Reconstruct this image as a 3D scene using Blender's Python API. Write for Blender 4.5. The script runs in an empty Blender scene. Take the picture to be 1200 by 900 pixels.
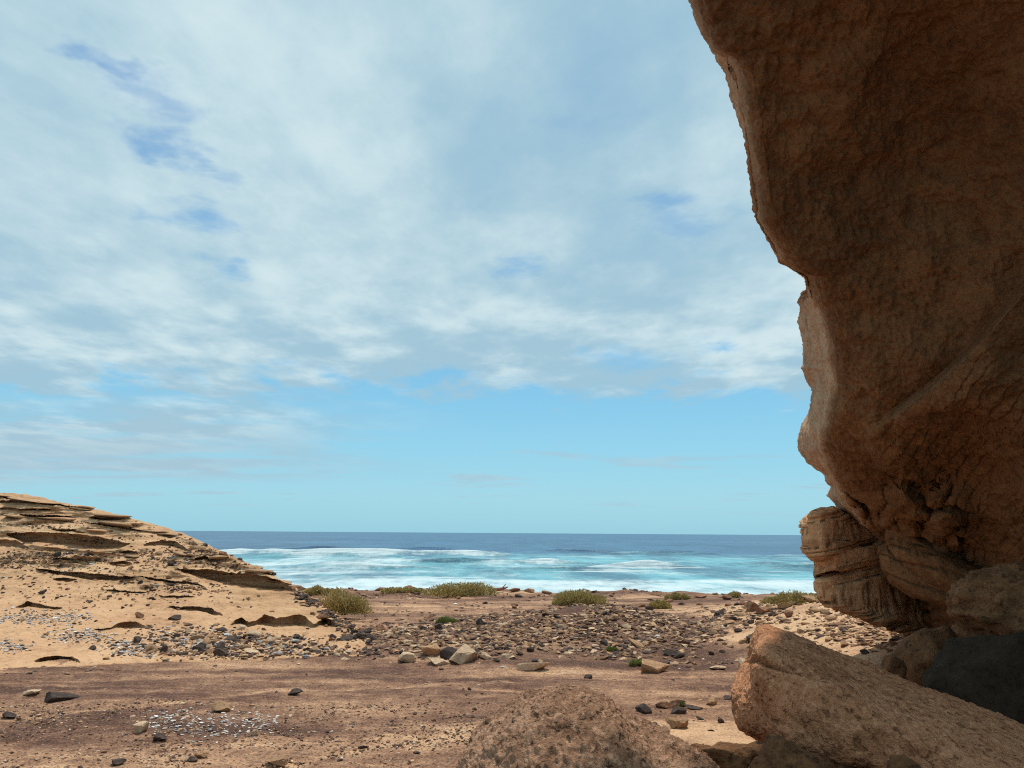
import bpy, bmesh, math, random
import numpy as np
from mathutils import Matrix, Vector

# ------------------------------------------------------------------ camera
scene = bpy.context.scene
F_PX = 906.0                                   # focal length in pixels of a 1200 wide picture
PITCH = math.radians(10.91)
ROLL = math.radians(0.40)
CAM_POS = Vector((0.0, 0.0, 2.6))
cam_data = bpy.data.cameras.new('camera')
cam_data.sensor_width = 36.0
cam_data.lens = 36.0 * F_PX / 1200.0
cam_data.clip_start = 0.05
cam_data.clip_end = 120000.0
cam = bpy.data.objects.new('camera', cam_data)
scene.collection.objects.link(cam)
CAM_ROT = Matrix.Rotation(math.pi / 2 + PITCH, 3, 'X') @ Matrix.Rotation(ROLL, 3, 'Z')
cam.matrix_world = Matrix.Translation(CAM_POS) @ CAM_ROT.to_4x4()
scene.camera = cam
R3 = np.array(CAM_ROT)


def at(px, py, Y):
    """world point on the sight line of photo pixel (px, py) at depth Y along +Y"""
    px = np.asarray(px, float); py = np.asarray(py, float); Y = np.asarray(Y, float)
    px, py, Y = np.broadcast_arrays(px, py, Y)
    d = np.stack([(px - 600) / F_PX, (450 - py) / F_PX, -np.ones_like(px)], -1) @ R3.T
    k = Y / d[..., 1]
    return d * k[..., None] + np.array(CAM_POS)


# ------------------------------------------------------------------ sky, sun, exposure
SUN_EL = math.radians(68)
SUN_AZ = math.radians(18)                      # clockwise from +Y (towards +X)
world = bpy.data.worlds.new('World')
scene.world = world
world.use_nodes = True
scene.view_settings.view_transform = 'Standard'
scene.view_settings.look = 'None'
scene.view_settings.gamma = 1.0
scene.view_settings.use_curve_mapping = False
scene.view_settings.exposure = 0.08
scene.cycles.use_denoising = False
scene.cycles.filter_width = 1.1
scene.cycles.sample_clamp_indirect = 4.0

SKY_STRENGTH = 0.10


class Graph:
    """small helper to write node trees as expressions"""
    def __init__(self, nt):
        self.nt = nt

    def node(self, typ, ins=None, **props):
        n = self.nt.nodes.new(typ)
        for k, v in props.items():
            setattr(n, k, v)
        for k, v in (ins or {}).items():
            self.put(n.inputs[k], v)
        return n

    def put(self, sock, v):
        if isinstance(v, bpy.types.NodeSocket):
            self.nt.links.new(v, sock)
        elif v is not None:
            if isinstance(v, (tuple, list)) and len(v) == 3 and sock.type == 'RGBA':
                v = (*v, 1.0)
            sock.default_value = v

    def m(self, op, a, b=None, c=None, clamp=False):
        n = self.node('ShaderNodeMath', operation=op, use_clamp=clamp)
        for i, v in enumerate((a, b, c)):
            if v is not None:
                self.put(n.inputs[i], v)
        return n.outputs[0]

    def vm(self, op, a, b=None):
        n = self.node('ShaderNodeVectorMath', operation=op)
        self.put(n.inputs[0], a)
        if b is not None:
            self.put(n.inputs[3 if op == 'SCALE' else 1], b)
        return n.outputs['Value'] if op in ('LENGTH', 'DISTANCE', 'DOT_PRODUCT') else n.outputs[0]

    def ss(self, v, lo, hi, a=0.0, b=1.0):
        n = self.node('ShaderNodeMapRange', interpolation_type='SMOOTHSTEP')
        for k, x in zip(('Value', 'From Min', 'From Max', 'To Min', 'To Max'), (v, lo, hi, a, b)):
            self.put(n.inputs[k], x)
        return n.outputs[0]

    def mix(self, f, a, b, blend='MIX'):
        n = self.node('ShaderNodeMix', data_type='RGBA', blend_type=blend)
        self.put(n.inputs[0], f); self.put(n.inputs[6], a); self.put(n.inputs[7], b)
        return n.outputs[2]

    def noise(self, vec, scale, detail=4.0, rough=0.55, out='Fac', dist=0.0):
        n = self.node('ShaderNodeTexNoise', {'Scale': scale, 'Detail': detail, 'Roughness': rough, 'Distortion': dist})
        self.put(n.inputs['Vector'], vec)
        return n.outputs[out]

    def voro(self, vec, scale, out='Distance', feature='F1', rnd=1.0):
        n = self.node('ShaderNodeTexVoronoi', {'Scale': scale, 'Randomness': rnd}, feature=feature)
        self.put(n.inputs['Vector'], vec)
        return n.outputs[out]

    def mapv(self, vec, scale=(1, 1, 1), rot=(0, 0, 0), loc=(0, 0, 0)):
        n = self.node('ShaderNodeMapping', {'Scale': scale, 'Rotation': rot, 'Location': loc})
        self.put(n.inputs['Vector'], vec)
        return n.outputs[0]

    def comb(self, x, y, z):
        n = self.node('ShaderNodeCombineXYZ')
        for i, v in enumerate((x, y, z)):
            self.put(n.inputs[i], v)
        return n.outputs[0]

    def sep(self, v):
        n = self.node('ShaderNodeSeparateXYZ')
        self.put(n.inputs[0], v)
        return n.outputs

    def ramp(self, f, stops):
        n = self.node('ShaderNodeValToRGB')
        e = n.color_ramp.elements
        while len(e) < len(stops):
            e.new(0.5)
        for el, (p, c) in zip(e, stops):
            el.position = p
            el.color = (*c, 1.0)
        self.put(n.inputs[0], f)
        return n.outputs[0]

    def attr(self, name, out='Fac'):
        n = self.node('ShaderNodeAttribute', attribute_name=name)
        return n.outputs[out]


CLOUD_K = 0.06


def cloud_xy(px, py):
    """point of the flat cloud sheet seen at a photo pixel"""
    d = at(px, py, 1.0) - np.array(CAM_POS)
    d = d / np.linalg.norm(d)
    return d[0] / (d[2] + CLOUD_K), d[1] / (d[2] + CLOUD_K)


def build_world():
    nt = world.node_tree
    nt.nodes.clear()
    g = Graph(nt)
    out = g.node('ShaderNodeOutputWorld')
    bg = g.node('ShaderNodeBackground')
    nt.links.new(bg.outputs[0], out.inputs[0])
    sky = g.node('ShaderNodeTexSky')
    sky.sky_type = 'NISHITA'
    sky.sun_disc = False
    sky.sun_elevation = SUN_EL
    sky.sun_rotation = SUN_AZ
    sky.altitude = 10
    sky.air_density = 1.0
    sky.dust_density = 0.6
    sky.ozone_density = 1.6
    d = g.node('ShaderNodeTexCoord').outputs['Generated']
    x, y, z = g.sep(d)
    k = 1.0 / SKY_STRENGTH
    # moist sea air: the blue pales towards the horizon
    air = g.ramp(g.m('MAXIMUM', z, 0.0), [(0.0, (0.285, 0.610, 0.760)), (0.045, (0.330, 0.650, 0.780)), (0.11, (0.275, 0.620, 0.800)),
                                          (0.20, (0.205, 0.530, 0.780)), (0.45, (0.135, 0.335, 0.640)), (1.0, (0.080, 0.210, 0.480))])
    air = g.vm('SCALE', air, k)
    clear = g.mix(0.85, g.mix(1.0, sky.outputs[0], (0.8, 1.0, 1.1), 'MULTIPLY'), air)
    zc = g.m('ADD', g.m('MAXIMUM', z, 0.0), CLOUD_K)
    u = g.m('DIVIDE', x, zc)
    v = g.m('DIVIDE', y, zc)
    p = g.comb(u, v, 0.0)
    # streaks run away to the upper left of the view
    ps = g.mapv(p, scale=(1.0, 0.62, 1.0), rot=(0, 0, math.radians(28)))
    big = g.noise(ps, 0.75, 3.0, 0.5)
    mid = g.noise(g.mapv(ps, loc=(3.1, 7.7, 0)), 1.9, 6.0, 0.56)
    fine = g.noise(g.mapv(ps, loc=(9.2, 1.7, 0)), 5.5, 7.0, 0.6)
    # main deck: everything nearer than a wavering edge
    wob = g.m('ADD', g.m('MULTIPLY', g.m('SUBTRACT', mid, 0.5), 3.4), g.m('MULTIPLY', g.m('SUBTRACT', fine, 0.5), 1.6))
    edge = g.m('ADD', g.m('ABSOLUTE', v), wob)
    deck = g.ss(edge, 3.55, 4.35, 1.0, 0.0)
    # breaks in the deck
    hole = None
    wn = g.noise(p, 5.0, 4.0, 0.6, out='Color')
    pw = g.vm('ADD', p, g.vm('SCALE', g.vm('SUBTRACT', wn, (0.5, 0.5, 0.5)), 0.40))
    for (hx, hy, r, hk) in ((138, 76, .085, .8), (172, 112, .13, .62), (186, 140, .10, .55), (207, 180, .10, .85), (240, 205, .08, .5),
                           (222, 252, .13, .9), (272, 316, .11, .85), (775, 236, .11, .75), (800, 262, .15, .65),
                           (604, 311, .12, .75), (742, 425, .28, .8), (690, 470, .3, .4), (690, 150, .10, .2)):
        cu, cv = cloud_xy(hx, hy)
        dd = g.vm('DISTANCE', pw, (cu, cv, 0.0))
        h = g.ss(dd, r * 0.05, r * 1.15, hk * 0.82, 0.0)
        hole = h if hole is None else g.m('MAXIMUM', hole, h)
    deck = g.m('MULTIPLY', deck, g.m('SUBTRACT', 1.0, hole))
    deck = g.m('MULTIPLY', deck, g.ss(g.m('ADD', g.m('MULTIPLY', mid, 0.6), g.m('MULTIPLY', big, 0.4)), 0.30, 0.46, 0.66, 1.0))
    # thin bank low on the left and stray flecks over the sea
    ratio = g.m('DIVIDE', u, g.m('MAXIMUM', v, 0.3))
    pl = g.mapv(p, scale=(0.55, 1.0, 1.0))
    ln = g.noise(pl, 1.15, 6.0, 0.58)
    bank = g.m('MULTIPLY', g.ss(g.m('ADD', ratio, g.m('MULTIPLY', g.m('SUBTRACT', ln, 0.5), 0.8)), -0.40, -0.12, 1.0, 0.0),
               g.ss(g.m('ADD', v, g.m('MULTIPLY', g.m('SUBTRACT', ln, 0.5), 2.6)), 7.0, 8.3, 1.0, 0.0))
    bank = g.m('MULTIPLY', g.m('MULTIPLY', bank, g.ss(v, 3.6, 4.8)), g.ss(ln, 0.32, 0.52, 0.2, 1.0))
    fl = g.noise(g.mapv(p, scale=(0.5, 0.9, 1.0), loc=(2.0, 4.0, 0)), 1.3, 5.0, 0.6)
    fleck = g.m('MULTIPLY', g.ss(fl, 0.55, 0.66, 0.0, 0.7), g.ss(v, 5.2, 6.4, 0.0, 1.0))
    fleck = g.m('MULTIPLY', fleck, g.ss(v, 9.5, 13.0, 1.0, 0.0))
    cov = g.m('MAXIMUM', g.m('MAXIMUM', deck, bank), fleck)
    # brightness inside the cloud
    lit = g.m('ADD', g.m('MULTIPLY', big, 0.75), g.m('ADD', g.m('MULTIPLY', mid, 0.85), g.m('MULTIPLY', fine, 0.35)))
    puff = g.noise(g.mapv(p, scale=(1.0, 0.8, 1.0), loc=(4.4, 2.2, 0)), 2.6, 5.0, 0.55)
    lit = g.m('ADD', lit, g.m('MULTIPLY', g.m('SUBTRACT', puff, 0.5), g.ss(v, 1.8, 3.6, 0.1, 1.3)))
    lit = g.ss(lit, 0.82, 1.26)
    s = 1.0 / SKY_STRENGTH
    ccol = g.mix(lit, tuple(c * s for c in (0.345, 0.535, 0.650)), tuple(c * s for c in (0.610, 0.755, 0.795)))
    bankw = g.m('MULTIPLY', g.ss(v, 4.2, 6.0), 0.8)
    ccol = g.mix(bankw, ccol, tuple(c * s for c in (0.375, 0.545, 0.645)))
    col = g.mix(cov, clear, ccol)
    g.put(bg.inputs[0], col)
    bg.inputs[1].default_value = SKY_STRENGTH
    world.cycles.sampling_method = 'MANUAL'
    world.cycles.sample_map_resolution = 512
    scene.cycles.diffuse_bounces = 3
    scene.cycles.max_bounces = 6


build_world()
sun_data = bpy.data.lights.new('sun', 'SUN')
sun_data.energy = 3.3
sun_data.angle = math.radians(1.5)
sun_data.color = (1.0, 0.93, 0.82)
sun = bpy.data.objects.new('sun', sun_data)
scene.collection.objects.link(sun)
sdir = Vector((math.sin(SUN_AZ) * math.cos(SUN_EL), math.cos(SUN_AZ) * math.cos(SUN_EL), math.sin(SUN_EL)))
sun.rotation_euler = (-sdir).to_track_quat('-Z', 'Y').to_euler()
sun.location = (6, 6, 40)

# ------------------------------------------------------------------ helpers
COL = scene.collection
rng = np.random.default_rng(11)
random.seed(5)

_perm = np.random.default_rng(3).permutation(256)
_perm = np.concatenate([_perm, _perm, _perm])
_grad = np.random.default_rng(4).normal(size=(256, 3))
_grad /= np.linalg.norm(_grad, axis=1)[:, None]


def perlin(P):
    """gradient noise, about -1..1"""
    P = np.asarray(P, float)
    i = np.floor(P).astype(np.int64)
    f = P - i
    i &= 255
    w = f * f * f * (f * (f * 6 - 15) + 10)
    res = np.zeros(P.shape[:-1])
    for dx in (0, 1):
        for dy in (0, 1):
            for dz in (0, 1):
                h = _perm[_perm[_perm[i[..., 0] + dx] + i[..., 1] + dy] + i[..., 2] + dz]
                gr = _grad[h]
                dot = gr[..., 0] * (f[..., 0] - dx) + gr[..., 1] * (f[..., 1] - dy) + gr[..., 2] * (f[..., 2] - dz)
                wt = (w[..., 0] if dx else 1 - w[..., 0]) * (w[..., 1] if dy else 1 - w[..., 1]) * (w[..., 2] if dz else 1 - w[..., 2])
                res += dot * wt
    return res * 1.6


def fbm(P, octaves=4, gain=0.5, lac=2.03):
    P = np.asarray(P, float)
    r = np.zeros(P.shape[:-1]); a = 1.0
    for k in range(octaves):
        r += a * perlin(P + 17.3 * k)
        P = P * lac
        a *= gain
    return r


def ridged(P, octaves=3):
    P = np.asarray(P, float)
    r = np.zeros(P.shape[:-1]); a = 1.0
    for k in range(octaves):
        r += a * (1 - np.abs(perlin(P + 9.1 * k)) * 1.6)
        P = P * 2.1
        a *= 0.5
    return r / 1.75


def p3(x, y, z=0.0):
    x, y, z = np.broadcast_arrays(np.asarray(x, float), np.asarray(y, float), np.asarray(z, float))
    return np.stack([x, y, z], -1)


def sstep(a, b, x):
    t = np.clip((np.asarray(x, float) - a) / (b - a), 0, 1)
    return t * t * (3 - 2 * t)


def lerp(a, b, t):
    return a + (b - a) * t


def curve(x, pts):
    pts = np.asarray(pts, float)
    return np.interp(x, pts[:, 0], pts[:, 1])


def mesh_from(name, V, faces, smooth=True, attrs=None):
    V = np.asarray(V, np.float32).reshape(-1, 3)
    faces = np.asarray(faces, np.int32)
    k = faces.shape[1]; n = faces.shape[0]
    me = bpy.data.meshes.new(name)
    me.vertices.add(len(V))
    me.vertices.foreach_set('co', V.ravel())
    me.loops.add(n * k)
    me.loops.foreach_set('vertex_index', faces.ravel())
    me.polygons.add(n)
    me.polygons.foreach_set('loop_start', np.arange(0, n * k, k, dtype=np.int32))
    me.polygons.foreach_set('use_smooth', np.full(n, smooth, dtype=bool))
    for an, av in (attrs or {}).items():
        av = np.asarray(av, np.float32)
        if av.ndim == 1:
            a = me.attributes.new(an, 'FLOAT', 'POINT'); a.data.foreach_set('value', av)
        else:
            a = me.attributes.new(an, 'FLOAT_COLOR', 'POINT')
            a.data.foreach_set('color', np.concatenate([av, np.ones((len(av), 1), np.float32)], 1).ravel())
    me.update()
    me.validate()
    return me


def grid_faces(nr, nc, flip=False):
    i = np.arange(nr * nc).reshape(nr, nc)
    a, b, c, d = i[:-1, :-1], i[:-1, 1:], i[1:, 1:], i[1:, :-1]
    f = np.stack([a, b, c, d] if not flip else [a, d, c, b], -1)
    return f.reshape(-1, 4)


def obj(name, me, mat=None, parent=None, loc=None, **props):
    o = bpy.data.objects.new(name, me)
    COL.objects.link(o)
    if mat is not None and me is not None and not me.materials:
        me.materials.append(mat)
    if parent is not None:
        o.parent = parent
        o.matrix_parent_inverse = Matrix.Identity(4)
    if loc is not None:
        o.location = loc
    for k, v in props.items():
        o[k] = v
    return o


def empty(name, loc, label, category, group=None):
    o = bpy.data.objects.new(name, None)
    COL.objects.link(o)
    o.location = loc
    o.empty_display_size = 0.2
    o['label'] = label
    o['category'] = category
    if group:
        o['group'] = group
    return o


def grid_normals(G):
    du = np.gradient(G, axis=1); dv = np.gradient(G, axis=0)
    n = np.cross(du, dv)
    n /= np.linalg.norm(n, axis=-1, keepdims=True) + 1e-9
    return n


def seg_side(PX, PY, line):
    """signed distance (pixels) from a polyline, positive to its lower right, and a window along it"""
    best = np.full(PX.shape, 1e9); sgn = np.zeros(PX.shape)
    for (ax, ay), (bx, by) in zip(line[:-1], line[1:]):
        dx, dy = bx - ax, by - ay
        L2 = dx * dx + dy * dy
        t = np.clip(((PX - ax) * dx + (PY - ay) * dy) / L2, 0, 1)
        qx, qy = ax + t * dx, ay + t * dy
        d = np.hypot(PX - qx, PY - qy)
        cr = (dx * (PY - ay) - dy * (PX - ax))
        upd = d < best
        best = np.where(upd, d, best)
        sgn = np.where(upd, np.sign(cr), sgn)
    return best, sgn


# ------------------------------------------------------------------ materials
def principled(name):
    mat = bpy.data.materials.new(name)
    mat.use_nodes = True
    g = Graph(mat.node_tree)
    b = mat.node_tree.nodes['Principled BSDF']
    b.inputs['Specular IOR Level'].default_value = 0.15
    b.inputs['Roughness'].default_value = 0.92
    return mat, g, b


def bump(g, b, height, strength, dist, prev=None):
    n = g.node('ShaderNodeBump', {'Strength': strength, 'Distance': dist, 'Height': height})
    if prev is not None:
        g.put(n.inputs['Normal'], prev)
    g.put(b.inputs['Normal'], n.outputs[0])
    return n.outputs[0]


def rock_material(name, light, mid, dark, scale=1.0, grain=60.0, pit=0.5, strata=0.0, bump_d=0.03, rnd=0.0, spots=0.0, pale_outer=False):
    mat, g, b = principled(name)
    P = g.node('ShaderNodeTexCoord').outputs['Object']
    n1 = g.noise(P, 1.1 * scale, 5, 0.6)
    n2 = g.noise(P, 6.0 * scale, 7, 0.70)
    n3 = g.noise(P, grain, 4, 0.72)
    f = g.m('ADD', g.m('MULTIPLY', n1, 0.28), g.m('ADD', g.m('MULTIPLY', n2, 0.36), g.m('MULTIPLY', n3, 0.36)))
    if strata:
        st = g.noise(g.mapv(P, scale=(0.5, 0.5, 11.0), rot=(0, math.radians(-15), 0)), 1.0 * scale, 6, 0.65)
        f = g.m('ADD', g.m('MULTIPLY', f, 1 - strata), g.m('MULTIPLY', st, strata))
    col = g.ramp(f, [(0.39, dark), (0.49, mid), (0.60, light)])
    # open pores: dark where two grain noises both dip
    pores = g.m('MULTIPLY', g.ss(g.noise(g.mapv(P, loc=(7, 3, 1)), grain * 0.7, 3, 0.6), 0.44, 0.34), g.ss(n2, 0.62, 0.45))
    col = g.mix(g.m('MULTIPLY', pores, pit), col, tuple(c * 0.4 for c in dark))
    if spots:
        sp = g.ss(g.noise(g.mapv(P, loc=(1, 9, 4)), grain * 0.6, 3, 0.6), 0.58, 0.66)
        col = g.mix(g.m('MULTIPLY', sp, spots), col, tuple(min(1, c * 1.2) for c in light))
    if pale_outer:                                   # paler colour on the cliff's side faces and front edge
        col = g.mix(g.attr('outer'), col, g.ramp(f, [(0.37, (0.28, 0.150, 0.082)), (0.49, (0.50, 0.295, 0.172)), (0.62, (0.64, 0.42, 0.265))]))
    if rnd:
        r = g.node('ShaderNodeObjectInfo').outputs['Random']
        hsv = g.node('ShaderNodeHueSaturation', {'Value': g.ss(r, 0, 1, 1 - rnd, 1 + rnd), 'Color': col})
        col = hsv.outputs[0]
    g.put(b.inputs['Base Color'], col)
    h = g.m('ADD', g.m('MULTIPLY', n2, 1.0), g.m('SUBTRACT', g.m('MULTIPLY', n3, 0.55), g.m('MULTIPLY', pores, 0.3 * pit)))
    bump(g, b, h, 1.0, bump_d)
    return mat


SAND_L = (0.62, 0.385, 0.222)
SAND_M = (0.53, 0.305, 0.168)
SAND_D = (0.34, 0.19, 0.10)


def hill_material():
    mat, g, b = principled('hill_sandstone')
    P = g.node('ShaderNodeTexCoord').outputs['Object']
    st = g.noise(g.mapv(P, scale=(0.35, 0.35, 7.0), rot=(0, math.radians(6), 0)), 1.0, 6, 0.6)
    n1 = g.noise(P, 0.5, 5, 0.55)
    n2 = g.noise(P, 4.0, 6, 0.65)
    n3 = g.noise(P, 26.0, 4, 0.65)
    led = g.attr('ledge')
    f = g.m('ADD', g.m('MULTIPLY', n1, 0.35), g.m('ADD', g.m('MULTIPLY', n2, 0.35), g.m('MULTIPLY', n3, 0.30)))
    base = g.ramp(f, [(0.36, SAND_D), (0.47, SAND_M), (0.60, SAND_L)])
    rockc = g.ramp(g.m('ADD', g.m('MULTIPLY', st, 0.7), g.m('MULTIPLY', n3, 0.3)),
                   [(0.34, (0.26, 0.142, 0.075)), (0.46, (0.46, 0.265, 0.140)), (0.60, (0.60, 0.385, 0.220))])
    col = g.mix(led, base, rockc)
    # grit washed out in streaks
    grit = g.m('MULTIPLY', g.ss(g.noise(P, 9.0, 5, 0.75), 0.54, 0.63), g.ss(g.noise(P, 0.8, 3, 0.5), 0.42, 0.60))
    col = g.mix(g.m('MULTIPLY', grit, 0.55), col, (0.16, 0.10, 0.075))
    g.put(b.inputs['Base Color'], col)
    h = g.m('ADD', g.m('MULTIPLY', n2, 0.7), g.m('ADD', g.m('MULTIPLY', n3, 0.35), g.m('MULTIPLY', st, 0.6)))
    bump(g, b, h, 0.8, 0.07)
    return mat


def ground_material():
    mat, g, b = principled('ground_gravel_and_sand')
    P = g.node('ShaderNodeTexCoord').outputs['Object']
    streak = g.noise(g.mapv(P, scale=(0.16, 0.75, 1.0), rot=(0, 0, math.radians(-3))), 1.0, 7, 0.62, dist=0.4)
    patch = g.noise(P, 0.42, 5, 0.6)
    n2 = g.noise(P, 3.4, 6, 0.7)
    n3 = g.noise(P, 22.0, 4, 0.7)
    cell = g.voro(P, 30.0, out='Color')
    cr, cg, cb = g.sep(cell)
    vd = g.voro(P, 30.0)
    cell2 = g.sep(g.voro(P, 13.0, out='Color'))[0]
    sandy = g.attr('sand')
    track = g.attr('track')
    line = g.noise(g.mapv(P, scale=(0.22, 2.6, 1.0), rot=(0, 0, math.radians(4))), 1.0, 5, 0.65, dist=0.3)
    f = g.m('ADD', g.m('MULTIPLY', streak, 1.15), g.m('ADD', g.m('MULTIPLY', patch, 0.5), g.m('MULTIPLY', n2, 0.55)))
    f = g.m('SUBTRACT', f, 1.10 - 0.48)
    f = g.m('ADD', f, g.m('MULTIPLY', g.m('SUBTRACT', line, 0.5), g.m('ADD', g.m('MULTIPLY', track, 0.5), 0.25)))
    f = g.m('ADD', f, g.m('MULTIPLY', g.m('SUBTRACT', sandy, 0.42), 0.42))
    f = g.m('SUBTRACT', f, g.m('MULTIPLY', track, 0.025))
    f = g.m('ADD', f, g.m('MULTIPLY', g.m('SUBTRACT', n3, 0.5), 0.55))
    col = g.ramp(f, [(0.25, (0.094, 0.044, 0.029)), (0.37, (0.170, 0.084, 0.052)), (0.48, (0.270, 0.143, 0.085)),
                     (0.60, (0.42, 0.238, 0.138)), (0.76, SAND_L)])
    # grit: small stones in the surface itself
    grit = g.m('MULTIPLY', g.ss(cr, 0.55, 0.75), g.ss(vd, 0.5, 0.25))
    gcol = g.ramp(cg, [(0.0, (0.06, 0.045, 0.043)), (0.45, (0.13, 0.09, 0.08)), (0.72, (0.30, 0.21, 0.15)), (0.95, (0.60, 0.50, 0.42))])
    amt = g.m('MULTIPLY', grit, g.ss(sandy, 0.35, 0.95, 0.85, 0.12))
    amt = g.m('MULTIPLY', amt, g.ss(n2, 0.35, 0.6, 0.35, 1.0))
    col = g.mix(amt, col, gcol)
    speck = g.noise(g.mapv(P, loc=(5, 5, 0)), 34.0, 2, 0.6)
    col = g.mix(g.m('MULTIPLY', g.ss(speck, 0.55, 0.66), 0.7), col, (0.075, 0.048, 0.042))
    col = g.mix(g.m('MULTIPLY', g.ss(speck, 0.40, 0.31), 0.45), col, (0.52, 0.36, 0.25))
    g.put(b.inputs['Base Color'], col)
    h = g.m('ADD', g.m('MULTIPLY', n2, 0.6), g.m('ADD', g.m('MULTIPLY', n3, 0.5), g.m('MULTIPLY', amt, 0.5)))
    bump(g, b, h, 0.9, 0.05)
    return mat


def stone_stuff_material():
    mat, g, b = principled('rubble_stones')
    P = g.node('ShaderNodeTexCoord').outputs['Object']
    c = g.attr('tint', 'Color')
    n = g.noise(P, 14.0, 4, 0.6)
    hsv = g.node('ShaderNodeHueSaturation', {'Value': g.ss(n, 0.25, 0.75, 0.65, 1.3), 'Color': c})
    g.put(b.inputs['Base Color'], hsv.outputs[0])
    bump(g, b, g.noise(P, 40.0, 3, 0.6), 0.6, 0.01)
    return mat


def sea_material():
    mat, g, b = principled('sea_water')
    P = g.node('ShaderNodeTexCoord').outputs['Object']
    x, y, z = g.sep(P)
    foam = g.attr('foam')
    shallow = g.attr('shallow')
    n_big = g.noise(g.mapv(P, scale=(0.012, 0.006, 1)), 1.0, 4, 0.55)
    n_mid = g.noise(g.mapv(P, scale=(0.06, 0.065, 1)), 1.0, 6, 0.62)
    n_fin = g.noise(g.mapv(P, scale=(0.6, 0.17, 1)), 1.0, 5, 0.65)
    deep = g.ramp(n_big, [(0.35, (0.036, 0.118, 0.225)), (0.65, (0.055, 0.150, 0.265))])
    turq = g.ramp(n_mid, [(0.30, (0.085, 0.290, 0.360)), (0.50, (0.140, 0.390, 0.450)), (0.72, (0.245, 0.520, 0.565))])
    rip = g.noise(g.mapv(P, scale=(0.10, 0.022, 1)), 1.0, 7, 0.72)
    col = g.mix(shallow, deep, turq)
    rip2 = g.noise(g.mapv(P, scale=(0.022, 0.0035, 1), loc=(7, 1, 0)), 1.0, 8, 0.75)
    rip = g.m('ADD', g.m('MULTIPLY', rip, 0.5), g.m('MULTIPLY', rip2, 0.5))
    col = g.mix(g.ss(rip, 0.42, 0.58, 0.75, 0.0), col, (0.016, 0.060, 0.120))
    lines = g.noise(g.mapv(P, scale=(0.022, 0.15, 1), loc=(3, 8, 0)), 1.0, 5, 0.6, dist=0.6)
    lines = g.m('MULTIPLY', g.ss(lines, 0.56, 0.66), g.m('MULTIPLY', shallow, g.ss(foam, 0.0, 0.2, 0.25, 0.8)))
    fm = g.m('ADD', g.m('MULTIPLY', foam, 1.25), g.m('MULTIPLY', g.m('SUBTRACT', g.m('ADD', g.m('MULTIPLY', n_mid, 0.6), g.m('MULTIPLY', n_fin, 0.4)), 0.5), 1.9))
    fm = g.m('MULTIPLY', g.ss(fm, 0.30, 0.95), g.ss(foam, 0.02, 0.25))
    fm = g.m('MAXIMUM', fm, lines)
    col = g.mix(fm, col, (0.53, 0.63, 0.66))
    g.put(b.inputs['Base Color'], col)
    b.inputs['IOR'].default_value = 1.33
    b.inputs['Specular IOR Level'].default_value = 0.28
    g.put(b.inputs['Roughness'], g.ss(fm, 0, 1, 0.32, 0.9))
    # chop: longer waves carry further out so the sea keeps its grain to the horizon
    far = g.noise(g.mapv(P, scale=(0.05, 0.012, 1)), 1.0, 6, 0.65)
    h = g.m('ADD', g.m('MULTIPLY', n_mid, 0.7), g.m('ADD', g.m('MULTIPLY', n_fin, 0.35), g.m('MULTIPLY', far, 2.0)))
    bump(g, b, h, 0.8, 1.1)
    return mat


def leaf_material(name, c1, c2, c3):
    mat, g, b = principled(name)
    t = g.attr('tone')
    col = g.ramp(t, [(0.0, c1), (0.5, c2), (1.0, c3)])
    g.put(b.inputs['Base Color'], col)
    b.inputs['Roughness'].default_value = 0.7
    return mat


def plain_material(name, c1, c2, scale=20.0):
    mat, g, b = principled(name)
    P = g.node('ShaderNodeTexCoord').outputs['Object']
    n = g.noise(P, scale, 5, 0.65)
    g.put(b.inputs['Base Color'], g.ramp(n, [(0.35, c1), (0.65, c2)]))
    bump(g, b, n, 0.7, 0.02)
    return mat


M = {}
M['hill'] = hill_material()
M['ground'] = ground_material()
M['stuff'] = stone_stuff_material()
M['sea'] = sea_material()
M['cliff'] = rock_material('cave_sandstone', (0.285, 0.140, 0.061), (0.195, 0.092, 0.040), (0.122, 0.057, 0.026), scale=0.8, grain=24.0, pit=0.30, bump_d=0.045, pale_outer=True)
M['layer'] = rock_material('bedded_sandstone', (0.76, 0.440, 0.240), (0.66, 0.350, 0.175), (0.42, 0.205, 0.098), scale=1.0, grain=26.0, pit=0.3, strata=0.6, bump_d=0.06)
M['boulder'] = rock_material('pitted_sandstone', (0.74, 0.372, 0.200), (0.55, 0.248, 0.122), (0.28, 0.120, 0.056), scale=1.6, grain=34.0, pit=0.65, bump_d=0.05, spots=0.5)
M['boulder_speckled'] = rock_material('speckled_sandstone', (0.62, 0.375, 0.245), (0.38, 0.207, 0.124), (0.16, 0.082, 0.048), scale=1.8, grain=40.0, pit=0.85, bump_d=0.05, spots=0.6)
M['boulder_brown'] = rock_material('brown_boulder_rock', (0.27, 0.130, 0.058), (0.17, 0.080, 0.036), (0.09, 0.042, 0.020), scale=1.4, grain=26.0, pit=0.6, bump_d=0.04)
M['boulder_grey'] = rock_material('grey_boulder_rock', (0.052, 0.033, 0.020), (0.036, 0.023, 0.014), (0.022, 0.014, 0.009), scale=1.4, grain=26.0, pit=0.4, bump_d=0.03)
M['pale'] = rock_material('pale_sandstone', (0.66, 0.49, 0.34), (0.52, 0.36, 0.235), (0.36, 0.23, 0.145), scale=3.0, grain=50.0, pit=0.35, bump_d=0.015, rnd=0.2)
M['tan'] = rock_material('tan_sandstone', (0.50, 0.31, 0.18), (0.40, 0.235, 0.13), (0.24, 0.135, 0.075), scale=3.0, grain=50.0, pit=0.35, bump_d=0.015, rnd=0.2)
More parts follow.
